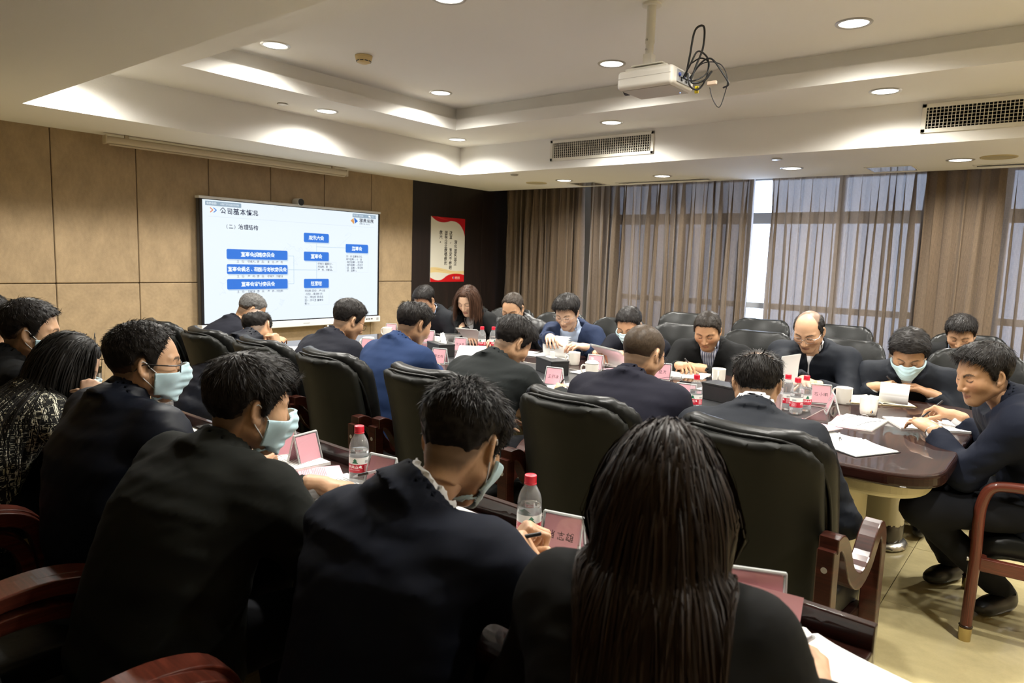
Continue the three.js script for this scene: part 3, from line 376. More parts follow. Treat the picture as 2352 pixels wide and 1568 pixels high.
function headGeometry(fw, fem, tone, browC, fine) {
  const key = [fw, fem, tone, browC, fine].join();
  if (!headCache.has(key)) {
    const g = nets(headField(fw, fem), [-0.108, -0.165, -0.125], [0.108, 0.13, 0.125], fine), s = SKIN[tone];
    paint(g, (X, y, z) => {
      const x = Math.abs(X); let c = s.slice();
      const m = (t, k) => { c = c.map((v, i) => mix(v, t[i], k)); }, n = nz(X * 40, y * 40, z * 40) * 0.5 + nz(X * 110, y * 110, z * 110) * 0.3;
      m([s[0] * 0.92, s[1] * 0.8, s[2] * 0.75], 0.35 + 0.5 * n);
      if (z > 0.05) m([s[0] * 1.02, s[1] * 0.76, s[2] * 0.7], 0.55 * Math.exp(-(((x - 0.04) / 0.022) ** 2 + ((y + 0.028) / 0.022) ** 2)));
      const lipY = -0.0705 + 0.006 * (x / 0.022) ** 2 * 0.2;
      if (z > 0.066 && x < 0.024) { const e = Math.abs(y - lipY), w = 0.0085 * Math.sqrt(Math.max(0, 1 - (x / 0.0245) ** 2)); if (e < w) m(fem ? [0.38, 0.08, 0.07] : [0.34, 0.12, 0.085], 0.75); if (e < 0.0016) m([0.08, 0.03, 0.025], 0.8); }
      if (z > 0.045) { const by = 0.0245 - 18 * (x - 0.035) ** 2 + (x > 0.02 ? 0 : -0.001); if (x > 0.012 && x < 0.053 && Math.abs(y - by) < (fem ? 0.0025 : 0.0042) * (1 - 0.5 * sstep(0.035, 0.053, x))) m([0.03, 0.02, 0.014], browC); }
      if (z > 0.06) { const ly = -0.0065 + 22 * (x - 0.0315) ** 2; if (Math.abs(x - 0.0315) < 0.0155 && Math.abs(y - ly) < 0.0022) m([0.012, 0.008, 0.006], 0.95); const cy = 0.0075 - 18 * (x - 0.0315) ** 2; if (Math.abs(x - 0.0315) < 0.0145 && Math.abs(y - cy) < 0.0012) m([s[0] * 0.45, s[1] * 0.35, s[2] * 0.3], 0.7); }
      { const az = Math.atan2(x, z + 0.012) / D2R, hs = y - lerpTable(HAIRLINE, az, 1); if (!fem && az > 62 && hs > -0.03 && x < 0.079) m([0.05, 0.035, 0.026], 0.75 * sstep(-0.03, 0.004, hs + 0.008 * n)); }
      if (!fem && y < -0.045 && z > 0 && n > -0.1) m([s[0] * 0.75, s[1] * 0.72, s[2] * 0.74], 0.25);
      return c;
    });
    headCache.set(key, g);
  }
  return headCache.get(key).clone();
}
const HAIRLINE = [[0, 0.070], [28, 0.068], [44, 0.056], [58, 0.030], [70, -0.018], [80, -0.022], [88, 0.024], [102, 0.022], [114, -0.022], [135, -0.058], [180, -0.070]];
function hairOffset(h) {           // thickness of the hair over the skull; negative where skin is bare
  const bald = h.bald ?? 0, rec = h.recede ?? 0;
  return (x, y, z) => {
    const az = Math.atan2(Math.abs(x), z + 0.012) / D2R;
    let line = lerpTable(HAIRLINE, az, 1) + rec * sstep(75, 30, az) - (h.nape ?? 0) * sstep(120, 150, az);
    line += 0.004 * nz(x * 24, 3.1, z * 24);
    const s = y - line, up = sstep(-0.01, 0.085, y);
    let t = mix(h.side, h.top, up) * sstep(0, mix(0.022, 0.07, sstep(100, 135, az)), s); if (h.quiff) t += h.quiff * sstep(0.06, 0.1, y) * sstep(0, 0.06, z) * sstep(0, 0.02, s);
    if (bald) { const q = Math.hypot(x / 0.062, (z - (h.baldZ ?? 0.02)) / (h.baldL ?? 0.1)); const k = sstep(0.02, 0.06, y) * sstep(1.25, 0.8, q + 0.05 * nz(x * 50, y * 50, z * 50)); t = mix(t, -0.012, k * bald); }
    return s < 0 ? -0.012 : t;
  };
}
const hairMats = new Map();
function hairMaterial(c) { const k = c.join(); if (!hairMats.has(k)) hairMats.set(k, std({ vertexColors: true, roughness: 0.45, specularIntensity: 0.28 })); return hairMats.get(k); }
function ribbons(paths, width, colors) {      // tapered flat strands
  let nv = 0, ni = 0; for (const p of paths) { nv += p.length * 2; ni += (p.length - 1) * 6; }
  const P = new Float32Array(nv * 3), N = new Float32Array(nv * 3), C = new Float32Array(nv * 3), I = new Uint32Array(ni); let v = 0, q = 0;
  const t = V(), s = V(), n = V();
  paths.forEach((p, k) => {
    const w0 = (typeof width === 'number' ? width : width(k)) * 0.5, c = colors(k), side = p.side;
    for (let i = 0; i < p.length; i++) {
      t.copy(p[Math.min(i + 1, p.length - 1)]).sub(p[Math.max(i - 1, 0)]).normalize(); s.crossVectors(t, side).normalize(); n.crossVectors(s, t).normalize();
      const w = w0 * (i === p.length - 1 ? 0.12 : i === 0 ? 0.8 : 1);
      for (const e of [-1, 1]) { const o = v * 3; P[o] = p[i].x + s.x * w * e; P[o + 1] = p[i].y + s.y * w * e; P[o + 2] = p[i].z + s.z * w * e; N[o] = n.x; N[o + 1] = n.y; N[o + 2] = n.z; C[o] = c[0]; C[o + 1] = c[1]; C[o + 2] = c[2]; v++; }
      if (i) { I[q++] = v - 4; I[q++] = v - 3; I[q++] = v - 2; I[q++] = v - 3; I[q++] = v - 1; I[q++] = v - 2; }
    }
  });
  const g = new THREE.BufferGeometry(); g.setAttribute('position', new THREE.BufferAttribute(P, 3)); g.setAttribute('normal', new THREE.BufferAttribute(N, 3)); g.setAttribute('color', new THREE.BufferAttribute(C, 3)); g.setIndex(new THREE.BufferAttribute(I, 1)); return g;
}
function shortHair(h, fw, seed, fine) {       // in the head's own axes
  const base = craniumBase(fw), off = hairOffset(h), R = rng(seed), hc = h.color ?? [0.015, 0.013, 0.012], gr = h.grey ?? 0;
  const f = (x, y, z) => { const o = off(x, y, z); let d = base(x, y, z) - o; if (o > 0) d += (h.rough ?? 0.003) * (nz(x * 75 + seed, y * 55, z * 75) + 0.6 * nz(x * 160, y * 120 + seed, z * 160)); if (Math.abs(x) > 0.066 && y < 0.032 && y > -0.05 && z < 0.022 && z > -0.042) d = Math.max(d, 0.002 - (Math.abs(Math.abs(x) - 0.06) - 0.012)); return d; };
  const shell = nets(f, [-0.125, -0.11, -0.14], [0.125, 0.17, 0.14], fine, 1.6);
  const tone = (x, y, z) => { const k = 0.75 + 0.5 * R(), g = gr * (R() < gr ? 1 : 0.3) * (h.greySide ? sstep(0.07, 0.0, y) : 1); return hc.map((c) => mix(c * k, 0.22, Math.min(0.8, g))); };
  paint(shell, (x, y, z) => off(x, y, z) < 0.0035 ? [0.05, 0.032, 0.022] : tone(x, y, z));
  const p = shell.attributes.position, nn = shell.attributes.normal, paths = [], W = V(0.008, 0.11, -0.055), cols = [];
  const n = Math.round((h.strands ?? 2500) * 0.5);
  for (let k = 0, tries = 0; k < n && tries < n * 6; tries++) {
    const i = Math.floor(R() * p.count), a = V(p.getX(i), p.getY(i), p.getZ(i)), o = off(a.x, a.y, a.z); if (o < 0.0016) continue;
    const nor = V(nn.getX(i), nn.getY(i), nn.getZ(i)); if (base(a.x, a.y, a.z) < 0.001) continue;
    const away = a.clone().sub(W); if (h.part) away.set(a.x > h.part ? 1 : -1, 0, 0.25); away.addScaledVector(nor, -away.dot(nor)).normalize();
    const top = sstep(0.0, 0.1, a.y), lift = mix(0.12, h.lift ?? 0.5, top), dir = away.multiplyScalar(1 - lift * 0.6).addScaledVector(nor, lift).add(V(R() - 0.5, R() - 0.5, R() - 0.5).multiplyScalar(h.mess ?? 0.32)).normalize();
    const len = mix(h.lenSide ?? 0.012, h.len ?? 0.024, top) * (0.6 + 0.7 * R());
    a.addScaledVector(nor, -0.003); const b = a.clone().addScaledVector(dir, len * 0.5), c = b.clone().addScaledVector(dir, len * 0.5).addScaledVector(nor, -len * 0.18).add(V(R() - 0.5, R() - 0.5, R() - 0.5).multiplyScalar(len * 0.25));
    const path = [a, b, c]; path.side = V(R() - 0.5, R() - 0.5, R() - 0.5).add(nor).normalize(); paths.push(path); cols.push(tone(a.x, a.y, a.z)); k++;
  }
  return mergeGeometries([shell, ribbons(paths, h.width ?? 0.0019, (k) => cols[k])]);
}
// long hair: strands leave the scalp, follow the skull and fall, kept off head and clothes
function longHair(h, fw, seed, M, solid, n, len, steps, lo) {
  const R = rng(seed), base = craniumBase(fw), inv = M.clone().invert(), paths = [], cols = [], hc = h.color ?? [0.02, 0.016, 0.014], q = V(), grad = V(), up = V(0, 1, 0).transformDirection(M), fwd = V(0, 0, 1).transformDirection(M), lat = V(1, 0, 0).transformDirection(M);
  const step = len / steps;
  for (let k = 0, tries = 0; k < n && tries < n * 8; tries++) {
    const u = R() * 2 * Math.PI, v = R(), loc = V(0.077 * Math.cos(u) * Math.sqrt(v), 0.03 + 0.087 * Math.sqrt(1 - v * 0.97), -0.012 + 0.097 * Math.sin(u) * Math.sqrt(v));
    if (v > 0.9 ) loc.y -= R() * 0.05;
    const az = Math.atan2(Math.abs(loc.x), loc.z + 0.012) / D2R; if (loc.y < lerpTable(HAIRLINE, az, 1) + 0.004 + (az < 70 ? 0.0 : 0)) continue;
    const layer = 0.003 + (h.thick ?? 0.012) * R() * R(), part = h.part ?? 0, wave = R() * 6;
    const out = V(loc.x - part, 0, (loc.z + 0.02) * (h.back ?? 1) - (h.sweep ?? 0.08)).normalize().add(V((R() - 0.5) * 0.9, 0, (R() - 0.5) * 0.3)).normalize();
    const p = loc.clone().applyMatrix4(M), dir = lat.clone().multiplyScalar(out.x).addScaledVector(fwd, out.z).addScaledVector(up, -0.1).normalize(), path = [p.clone()];
    const L = step * (0.85 + 0.3 * R());
    for (let i = 0; i < steps; i++) {
      dir.multiplyScalar(0.62).add(V(0, -0.5, 0)); if (h.drift) dir.addScaledVector(h.drift, 0.05); dir.add(V(nz(p.x * 9 + wave, p.y * 6, seed) * 0.10, 0, nz(p.z * 9, p.y * 6 + wave, seed + 5) * 0.10)).normalize();
      p.addScaledVector(dir, L);
      q.copy(p).applyMatrix4(inv); if (h.flare && q.y < -0.02) p.addScaledVector(lat, Math.sign(q.x) * h.flare * Math.abs(q.x) / 0.08); q.copy(p).applyMatrix4(inv); let d = base(q.x, q.y, q.z) - layer;
      if (d < 0) { const e = 0.002; grad.set(base(q.x + e, q.y, q.z) - base(q.x - e, q.y, q.z), base(q.x, q.y + e, q.z) - base(q.x, q.y - e, q.z), base(q.x, q.y, q.z + e) - base(q.x, q.y, q.z - e)).normalize(); q.addScaledVector(grad, -d); p.copy(q).applyMatrix4(M); }
      q.copy(p).applyMatrix4(inv); if (h.gather && q.y < -0.06 && Math.abs(q.x) > h.gather) p.addScaledVector(lat, -Math.sign(q.x) * (Math.abs(q.x) - h.gather) * 0.6); if (h.gather && q.y < -0.1) p.addScaledVector(fwd, -0.004);
      const s = solid(p.x, p.y, p.z) - layer * 0.6 - 0.004;
      if (s < 0) { const e = 0.004; grad.set(solid(p.x + e, p.y, p.z) - solid(p.x - e, p.y, p.z), solid(p.x, p.y + e, p.z) - solid(p.x, p.y - e, p.z), solid(p.x, p.y, p.z + e) - solid(p.x, p.y, p.z - e)).normalize(); p.addScaledVector(grad, Math.min(-s, 0.05)); }
      dir.copy(p).sub(path[path.length - 1]).normalize(); path.push(p.clone());
      if (lo !== undefined && p.y < lo + 0.06 * R()) break;
    }
    if (path.some((w) => { const t = w.clone().applyMatrix4(inv); return t.z > 0.03 && t.y < 0.045 && t.y > -0.16 && Math.abs(t.x) < 0.064; })) continue;
    path.side = loc.clone().sub(V(0, 0, -0.012)).transformDirection(M).add(V(R() - 0.5, R() - 0.5, R() - 0.5).multiplyScalar(0.6)).normalize(); paths.push(path); const t = 0.6 + 0.9 * R(); cols.push(hc.map((c) => c * t)); k++;
  }
  const cover = nets((x, y, z) => { const az = Math.atan2(Math.abs(x), z + 0.012) / D2R, s = y - lerpTable(HAIRLINE, az, 1); return base(x, y, z) - (s > 0 ? 0.008 * sstep(0, 0.02, s) : -0.012); }, [-0.1, -0.1, -0.13], [0.1, 0.14, 0.12], 0.005, 1.6);
  paint(cover, () => hc); cover.applyMatrix4(M);
  const fall = []; if (h.mass) { const A = V(0, 0.0, -0.045).applyMatrix4(M), top = cap(A, A.clone().addScaledVector(lat, 0.0), 0.06, 0.06), pts = [A]; let q2 = A.clone(); for (let k = 0; k < h.mass; k++) { q2 = q2.clone().add(V(0, -0.04, 0)); for (let it = 0; it < 4; it++) { const sd = solid(q2.x, q2.y, q2.z) - 0.012; if (sd < 0) { const e = 0.004, gx = solid(q2.x + e, q2.y, q2.z) - solid(q2.x - e, q2.y, q2.z), gz = solid(q2.x, q2.y, q2.z + e) - solid(q2.x, q2.y, q2.z - e), l = Math.hypot(gx, gz) + 1e-6; q2.x -= sd * gx / l; q2.z -= sd * gz / l; } } pts.push(q2.clone()); }
    const rods = []; for (let k = 0; k + 1 < pts.length; k++) for (const e of [-1, -0.5, 0, 0.5, 1]) { const w0 = 0.055 + 0.004 * k, w1 = 0.055 + 0.004 * (k + 1); rods.push(cap(pts[k].clone().addScaledVector(lat, e * w0), pts[k + 1].clone().addScaledVector(lat, e * w1), 0.015, 0.018)); }
    const b = new THREE.Box3().setFromPoints(pts).expandByScalar(0.16), vol = nets((x, y, z) => { let d = 1; for (const r of rods) d = smin(d, r(x, y, z), 0.03); return d + 0.004 * nz(x * 60, y * 4, z * 60); }, b.min.toArray(), b.max.toArray(), 0.009); paint(vol, () => hc.map((c) => c * 0.45)); fall.push(vol); }
  return mergeGeometries([cover, ...fall, ribbons(paths, h.width ?? 0.0026, (k) => cols[k])]);
}
// hands: the palm and five jointed fingers; +y to the fingers, +z the back of the hand, thumb at -x (right hand)
const POSES = {
  rest: { c: [[18, 24, 14], [20, 26, 14], [24, 28, 16], [26, 28, 16]], th: [-0.62, 0.72, -0.3], tb: 14 },
  flat: { c: [[6, 8, 5], [6, 8, 5], [8, 10, 6], [10, 12, 6]], th: [-0.7, 0.68, -0.15], tb: 8 },
  pen: { c: [[48, 42, 18], [58, 55, 28], [68, 70, 35], [70, 72, 35]], th: [-0.30, 0.72, -0.62], tb: -16 },
  fist: { c: [[76, 84, 45], [78, 88, 45], [80, 90, 45], [82, 88, 45]], th: [-0.25, 0.75, -0.6], tb: -40 },
  pinch: { c: [[40, 40, 18], [34, 36, 18], [32, 34, 16], [34, 34, 16]], th: [-0.36, 0.68, -0.64], tb: -10 },
};
const handCache = new Map();
function handGeometry(pose, left, tone) {
  const key = [pose, left, tone].join();
  if (!handCache.has(key)) {
    const o = POSES[pose], prims = [], K = [[-0.029, 0.086, 0.003], [-0.009, 0.091, 0.005], [0.011, 0.087, 0.004], [0.029, 0.078, 0.0]], L = [[0.042, 0.026, 0.021], [0.047, 0.029, 0.021], [0.043, 0.027, 0.021], [0.034, 0.021, 0.019]], nails = [];
    const palm = K.map((k, i) => cap(V(k[0] * 0.55, 0.004, 0), V(...k), 0.0165, 0.0115)), pad = ell([0.0, 0.05, -0.006], [0.036, 0.044, 0.0125]), thenar = ell([-0.026, 0.035, -0.010], [0.017, 0.030, 0.014]), wrist = cap(V(0.010, -0.03, 0), V(0.008, 0.01, 0), 0.024, 0.0215), wrist2 = cap(V(-0.010, -0.03, 0), V(-0.009, 0.01, 0), 0.024, 0.0215);
    K.forEach((k, i) => { let p = V(...k), a = 0; const sx = (i - 1.4) * 0.06, R0 = [0.0090, 0.0092, 0.0088, 0.0078][i], segs = []; for (let j = 0; j < 3; j++) { a += o.c[i][j] * D2R; const q = p.clone().add(V(sx * L[i][j], Math.cos(a) * L[i][j], -Math.sin(a) * L[i][j])); segs.push(cap(p, q, R0 - j * 0.0007, R0 - (j + 1) * 0.0008)); p = q; } prims.push(segs); nails.push([p.clone(), a]); });
    { let p = V(-0.024, 0.022, -0.006), d = V(...o.th).normalize(); const segs = []; for (const [l, r0, r1] of [[0.044, 0.0125, 0.0105], [0.031, 0.0105, 0.0095], [0.026, 0.0097, 0.0075]]) { const q = p.clone().addScaledVector(d, l); segs.push(cap(p, q, r0, r1)); p = q; d.applyAxisAngle(V(0.3, 0.1, 1).normalize(), -o.tb * D2R).normalize(); } prims.push(segs); }
    const f = (x, y, z) => { let d = smin(wrist(x, y, z), wrist2(x, y, z), 0.03); for (const p of palm) d = smin(d, p(x, y, z), 0.012); d = smin(d, pad(x, y, z), 0.012); d = smin(d, thenar(x, y, z), 0.014); for (const s of prims) { let e = 1; for (const c of s) e = smin(e, c(x, y, z), 0.004); d = smin(d, e, 0.005); } return d; };
    const g = nets(f, [-0.105, -0.085, -0.125], [0.065, 0.215, 0.04], 0.0055), s = SKIN[tone];
    paint(g, (x, y, z) => { const n = nz(x * 70, y * 70, z * 70), red = 0.3 * sstep(0.08, 0.16, y); const kn = Math.exp(-(((y - 0.088) / 0.009) ** 2)) * (z > 0 ? 0.3 : 0); return [s[0] * (1 - 0.08 * n - kn * 0.3), s[1] * (0.95 - 0.12 * n - red * 0.25 - kn * 0.4), s[2] * (0.95 - 0.12 * n - red * 0.3 - kn * 0.4)]; });
    if (left) { g.scale(-1, 1, 1); const ix = g.index.array; for (let i = 0; i < ix.length; i += 3) { const t = ix[i]; ix[i] = ix[i + 1]; ix[i + 1] = t; } g.computeVertexNormals(); }
    handCache.set(key, g);
  }
  return handCache.get(key).clone();
}
let shoeGeo;
function shoe() { return shoeGeo ??= nets((x, y, z) => { const a = ell([0, 0.045, 0.06], [0.046, 0.045, 0.13]), b = ell([0, 0.06, -0.03], [0.038, 0.06, 0.05]); return Math.max(smin(a(x, y, z), b(x, y, z), 0.03), -y); }, [-0.06, -0.01, -0.1], [0.06, 0.14, 0.2], 0.014); }
function ik(S, W, l1, l2, hint) { const d = W.clone().sub(S), L = Math.min(d.length(), (l1 + l2) * 0.985); d.normalize(); const a = (l1 * l1 - l2 * l2 + L * L) / (2 * L), h = Math.sqrt(Math.max(0, l1 * l1 - a * a)), hp = hint.clone().addScaledVector(d, -hint.dot(d)).normalize(); return [S.clone().addScaledVector(d, a).addScaledVector(hp, h), S.clone().addScaledVector(d, L)]; }
const MAN = [[-0.28, 0.165, 0.125], [-0.1, 0.20, 0.155], [0.1, 0.198, 0.15], [0.3, 0.19, 0.138], [0.5, 0.192, 0.132], [0.7, 0.198, 0.130], [0.84, 0.185, 0.115], [0.94, 0.135, 0.092], [1.02, 0.085, 0.075], [1.1, 0.07, 0.07]];
const WOMAN = [[-0.28, 0.16, 0.125], [-0.1, 0.19, 0.15], [0.1, 0.18, 0.14], [0.3, 0.155, 0.115], [0.5, 0.16, 0.115], [0.7, 0.168, 0.118], [0.84, 0.155, 0.1], [0.94, 0.11, 0.08], [1.02, 0.07, 0.065], [1.1, 0.06, 0.06]];

function person(o) {
  const fem = !!o.fem, fw = o.fw ?? 1, tone = o.tone ?? 0, sz = o.size ?? 1;
  const head0 = V(...o.head), yaw = o.yaw * D2R, pit = (o.pitch ?? -25) * D2R, rol = (o.roll ?? 0) * D2R, by = (o.body ?? o.yaw) * D2R;
  const hf = V(Math.cos(yaw) * Math.cos(pit), Math.sin(pit), Math.sin(yaw) * Math.cos(pit)), hl0 = V(0, 1, 0).cross(hf).normalize(), hu0 = hf.clone().cross(hl0), hl = hl0.clone().multiplyScalar(Math.cos(rol)).addScaledVector(hu0, Math.sin(rol)), hu = hf.clone().cross(hl);
  const bf = V(Math.cos(by), 0, Math.sin(by)), bl = V(0, 1, 0).cross(bf);                       // body: forward, left
  const pivot0 = head0.clone().addScaledVector(hu, -0.075 * sz).addScaledVector(hf, -0.025 * sz);
  const N0 = o.neck ? V(...o.neck) : pivot0.clone().add(V(0, -(o.neckLen ?? 0.056) * sz, 0)).addScaledVector(bf, -(o.neckBack ?? 0.062) * sz).addScaledVector(bl, o.neckLeft ?? 0);
  const L = o.torso ?? 0.455; let dx = Math.sqrt(Math.max(0.0009, L * L - (N0.y - 0.535) ** 2)); 
  const P0 = o.pelvis ? V(...o.pelvis) : V(N0.x, 0.535, N0.z).addScaledVector(bf, -dx);
  const root = thing('person', o.label, 'person', [P0.x, 0, P0.z]); const O = V(P0.x, 0, P0.z);
  const head = head0.clone().sub(O), pivot = pivot0.clone().sub(O), N = N0.clone().sub(O), P = P0.clone().sub(O);
  const M = new THREE.Matrix4().makeBasis(hl, hu, hf).scale(V(sz, sz, sz)).setPosition(head);
  const a = N.clone().sub(P), TL = a.length(); a.normalize();
  const s = bl.clone().addScaledVector(a, -bl.dot(a)).normalize(), fr = s.clone().cross(a);     // torso: left, front, up a
  const tab = (fem ? WOMAN : MAN), wide = (o.wide ?? 1) * sz, curv = o.hunch ?? 0.035;
  const torso = (grow) => (x, y, z) => {
    const rx = x - P.x, ry = y - P.y, rz = z - P.z, h = rx * a.x + ry * a.y + rz * a.z, t = h / TL, tt = Math.max(0, Math.min(1, t)), lx = rx * s.x + ry * s.y + rz * s.z, lz = rx * fr.x + ry * fr.y + rz * fr.z + curv * 4 * tt * (1 - tt);
    const w = lerpTable(tab, t, 1) * wide + grow, d = lerpTable(tab, t, 2) * wide * (o.deep ?? 1) + grow, k = Math.sqrt(Math.sqrt((lx / w) ** 4 + (lz / d) ** 4 + 1.2 * (lx / w) ** 2 * (lz / d) ** 2));
    return Math.max((k - 1) * Math.min(w, d), h - TL * 1.04 - grow, -0.3 * TL - h);
  };
  const sw = (fem ? 0.148 : 0.178) * wide, sd = o.shoulderDrop ?? 0.055;
  const arms = [];
  for (const [k, e] of [['left', 1], ['right', -1]]) {
    const hd = o[k] ?? null, S = N.clone().addScaledVector(a, -sd).addScaledVector(s, e * sw).addScaledVector(fr, o.shrug ?? 0.015); if (o.drop) S.y -= o.drop * (e > 0 ? 1 : -1);
    let W0 = hd ? V(...hd.at).sub(O) : P.clone().addScaledVector(bf, 0.36).addScaledVector(bl, e * 0.1).setY(0.62);
    const hint = hd?.elbow ? V(...hd.elbow) : V(0, -1, 0).addScaledVector(bl, e * 0.75).addScaledVector(bf, -0.15);
    const [E, W] = ik(S, W0, 0.29 * sz, 0.255 * sz, hint), dir = hd?.dir ? V(...hd.dir).normalize() : W.clone().sub(E).setY((W.y - E.y) * 0.3).normalize(), back = hd?.back ? V(...hd.back) : V(0, 1, 0).addScaledVector(s, e * 0.25);
    const z = back.clone().addScaledVector(dir, -back.dot(dir)).normalize(), x = dir.clone().cross(z), HM = new THREE.Matrix4().makeBasis(x, dir, z).scale(V(sz, sz, sz).multiplyScalar(fem ? 0.9 : 1.0)).setPosition(W.clone());
    arms.push({ S, E, W, HM, e, pose: hd?.pose ?? 'rest', fa: W.clone().sub(E).normalize(), show: !!hd });
  }
  const hips = [1, -1].map((e) => { const H = P.clone().addScaledVector(bl, e * 0.09).setY(0.545), K = o.knees ? V(...o.knees[e > 0 ? 0 : 1]).sub(O) : H.clone().addScaledVector(bf, 0.40).addScaledVector(bl, e * 0.05).setY(0.515), A = o.feet ? V(...o.feet[e > 0 ? 0 : 1]).sub(O) : K.clone().addScaledVector(bf, 0.05).setY(0.09); return { H, K, A }; });
  // --- skin: one mesh of head, neck, torso, limbs and hands
  const skinT = torso(-0.03), limbs = [cap(N.clone().addScaledVector(fr, 0.012), pivot, fem ? 0.040 * sz : 0.049 * sz, fem ? 0.040 * sz : 0.047 * sz)];
  for (const r of arms) limbs.push(cap(r.S, r.E, 0.04, 0.036), cap(r.E, r.W, 0.034, 0.026)); for (const r of hips) limbs.push(cap(r.H, r.K, 0.06, 0.042), cap(r.K, r.A, 0.04, 0.03));
  const boxOf = (pts, m) => { const b = new THREE.Box3().setFromPoints(pts).expandByScalar(m); return [b.min.toArray(), b.max.toArray()]; };
  const all = [N, P, pivot, ...arms.flatMap((r) => [r.S, r.E, r.W]), ...hips.flatMap((r) => [r.H, r.K, r.A])];
  const coarse = nets((x, y, z) => { let d = skinT(x, y, z); for (const f of limbs) d = smin(d, f(x, y, z), 0.02); return d; }, ...boxOf(all, 0.16), 0.028), sk = SKIN[tone];
  paint(coarse, (x, y, z) => { const n = nz(x * 40, y * 40, z * 40) * 0.06; return [sk[0] * (0.97 - n), sk[1] * (0.92 - n), sk[2] * (0.9 - n)]; });
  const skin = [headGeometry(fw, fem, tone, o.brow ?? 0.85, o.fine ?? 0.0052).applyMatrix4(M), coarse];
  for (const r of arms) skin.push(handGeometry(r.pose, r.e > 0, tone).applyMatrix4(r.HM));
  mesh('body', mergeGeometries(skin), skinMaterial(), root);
  // --- jacket
  const J = o.jacket, jt = torso(0), seed = o.seed ?? 1, amp = J.fold ?? 0.0045, nd = pivot.clone().sub(N).normalize(), vee = J.vee, cuff = J.cuff ?? 0.0;
  const sleeves = arms.map((r) => { const end = r.W.clone().addScaledVector(r.fa, -0.02 - cuff), ua = cap(r.S, r.E, (fem ? 0.056 : 0.068) * wide, (fem ? 0.047 : 0.056) * wide), fa = cap(r.E, end, (fem ? 0.046 : 0.055) * wide, (fem ? 0.036 : 0.043) * wide); const ex = end.x, ey = end.y, ez = end.z, d = r.fa; return (x, y, z) => smin(ua(x, y, z), Math.max(fa(x, y, z), (x - ex) * d.x + (y - ey) * d.y + (z - ez) * d.z), 0.03); });
  const yoke = arms.map((r) => cap(N.clone().addScaledVector(a, -0.03).addScaledVector(s, r.e * 0.05), r.S, 0.062 * wide, 0.067 * wide));
  const solid = (x, y, z) => { let d = jt(x, y, z); d = smin(d, smin(yoke[0](x, y, z), yoke[1](x, y, z), 0.03), 0.085); d = smin(d, sleeves[0](x, y, z), 0.035); return smin(d, sleeves[1](x, y, z), 0.035); };
  const cr = J.collarR ?? (fem ? 0.058 : 0.069), ch = (J.collarH ?? 0.045) * 1.12, elb = arms.map((r) => r.E);
  const jf = (x, y, z) => {
    let d = solid(x, y, z);
    const rx = x - N.x, ry = y - N.y, rz = z - N.z, h = rx * nd.x + ry * nd.y + rz * nd.z, qx = rx - h * nd.x, qy = ry - h * nd.y, qz = rz - h * nd.z, rad = Math.sqrt(qx * qx + qy * qy + qz * qz), front = qx * fr.x + qy * fr.y + qz * fr.z, side = Math.abs(qx * s.x + qy * s.y + qz * s.z);
    if (d < 0.05 && d > -0.03) {
      let near = 0; for (const E of elb) near = Math.max(near, Math.exp(-((x - E.x) ** 2 + (y - E.y) ** 2 + (z - E.z) ** 2) / 0.012));
      const tx = (x - P.x), u = x * s.x + y * s.y + z * s.z, v = x * a.x + y * a.y + z * a.z, w = x * fr.x + y * fr.y + z * fr.z, bend = nz(u * 3 + seed, v * 3, w * 3) * 0.09;
      const n1 = nz(u * 4 + seed, (v + bend) * 13 + seed, w * 4), n2 = nz(u * 9, (v + bend + u * 0.5) * 26, w * 9 + seed);
      d -= amp * (1 + 1.6 * near) * ((1 - 2.2 * Math.abs(n1)) * 0.9 + (1 - 2.2 * Math.abs(n2)) * 0.5);
      if (J.quilt) { const qv = Math.abs(((v / J.quilt) % 1 + 1) % 1 - 0.5) * 2; d += 0.009 * qv ** 6; }
      if (J.yoke) { const tv = (v - (N.x * a.x + N.y * a.y + N.z * a.z)) + 0.13; if (w < 0.5) d += 0.003 * Math.exp(-((tv / 0.006) ** 2)); }
    }
    d = smax(d, h - 0.02 - Math.max(0, rad - 0.08) * 1.6, 0.02);
    // turned collar round the neck
    const open = front > 0 ? (vee ? 1 : J.open ?? 0.35) : 0, lift = ch * (1 - 0.35 * sstep(0, cr, front)), hh = h + 0.004 + 0.55 * Math.max(0, front);
    let c = Math.max(Math.abs(rad - cr - 0.006 - (lift * 0.5 - hh) * (J.flare ?? 0.22)) - 0.0075 - 0.35 * Math.max(0, lift * 0.62 - hh), Math.abs(hh - lift * 0.5) - lift * 0.6);
    if (open && front > 0) c = Math.max(c, (front > cr * 0.2 ? cr * open * (0.35 + 1.2 * (front / cr)) - side : -1));
    d = smin(d, c, 0.016);
    if (rad < cr - 0.01 && h > -0.07) d = Math.max(d, cr - 0.014 - rad);
    if (vee) {   // V opening down the front, with raised lapels beside it
      const gx = x - P.x, gy = y - P.y, gz = z - P.z, t = (gx * a.x + gy * a.y + gz * a.z) / TL, lx = Math.abs(gx * s.x + gy * s.y + gz * s.z), lz = gx * fr.x + gy * fr.y + gz * fr.z, wv = Math.max(0, (t - vee[1]) / (1 - vee[1])) * vee[0] + (vee[2] ?? 0.004);
      if (lz > 0 && t < 1.15) { if (J.lapel && t > vee[1] && d < 0.02 && d > -0.02) { const q = lx - wv; if (q > 0 && q < 0.052 * Math.min(1, (t - vee[1]) * 4)) d -= 0.007; } d = smax(d, wv - lx, 0.006); if (t > 0.9 && lx < vee[0] && lz > 0) d = Math.max(d, wv - lx); }
    }
    return d;
  };
  const jpts = [N, P, ...arms.flatMap((r) => [r.S, r.E, r.W])], jg0 = nets(jf, ...boxOf(jpts, 0.22), J.cell ?? 0.0145, 1.5);
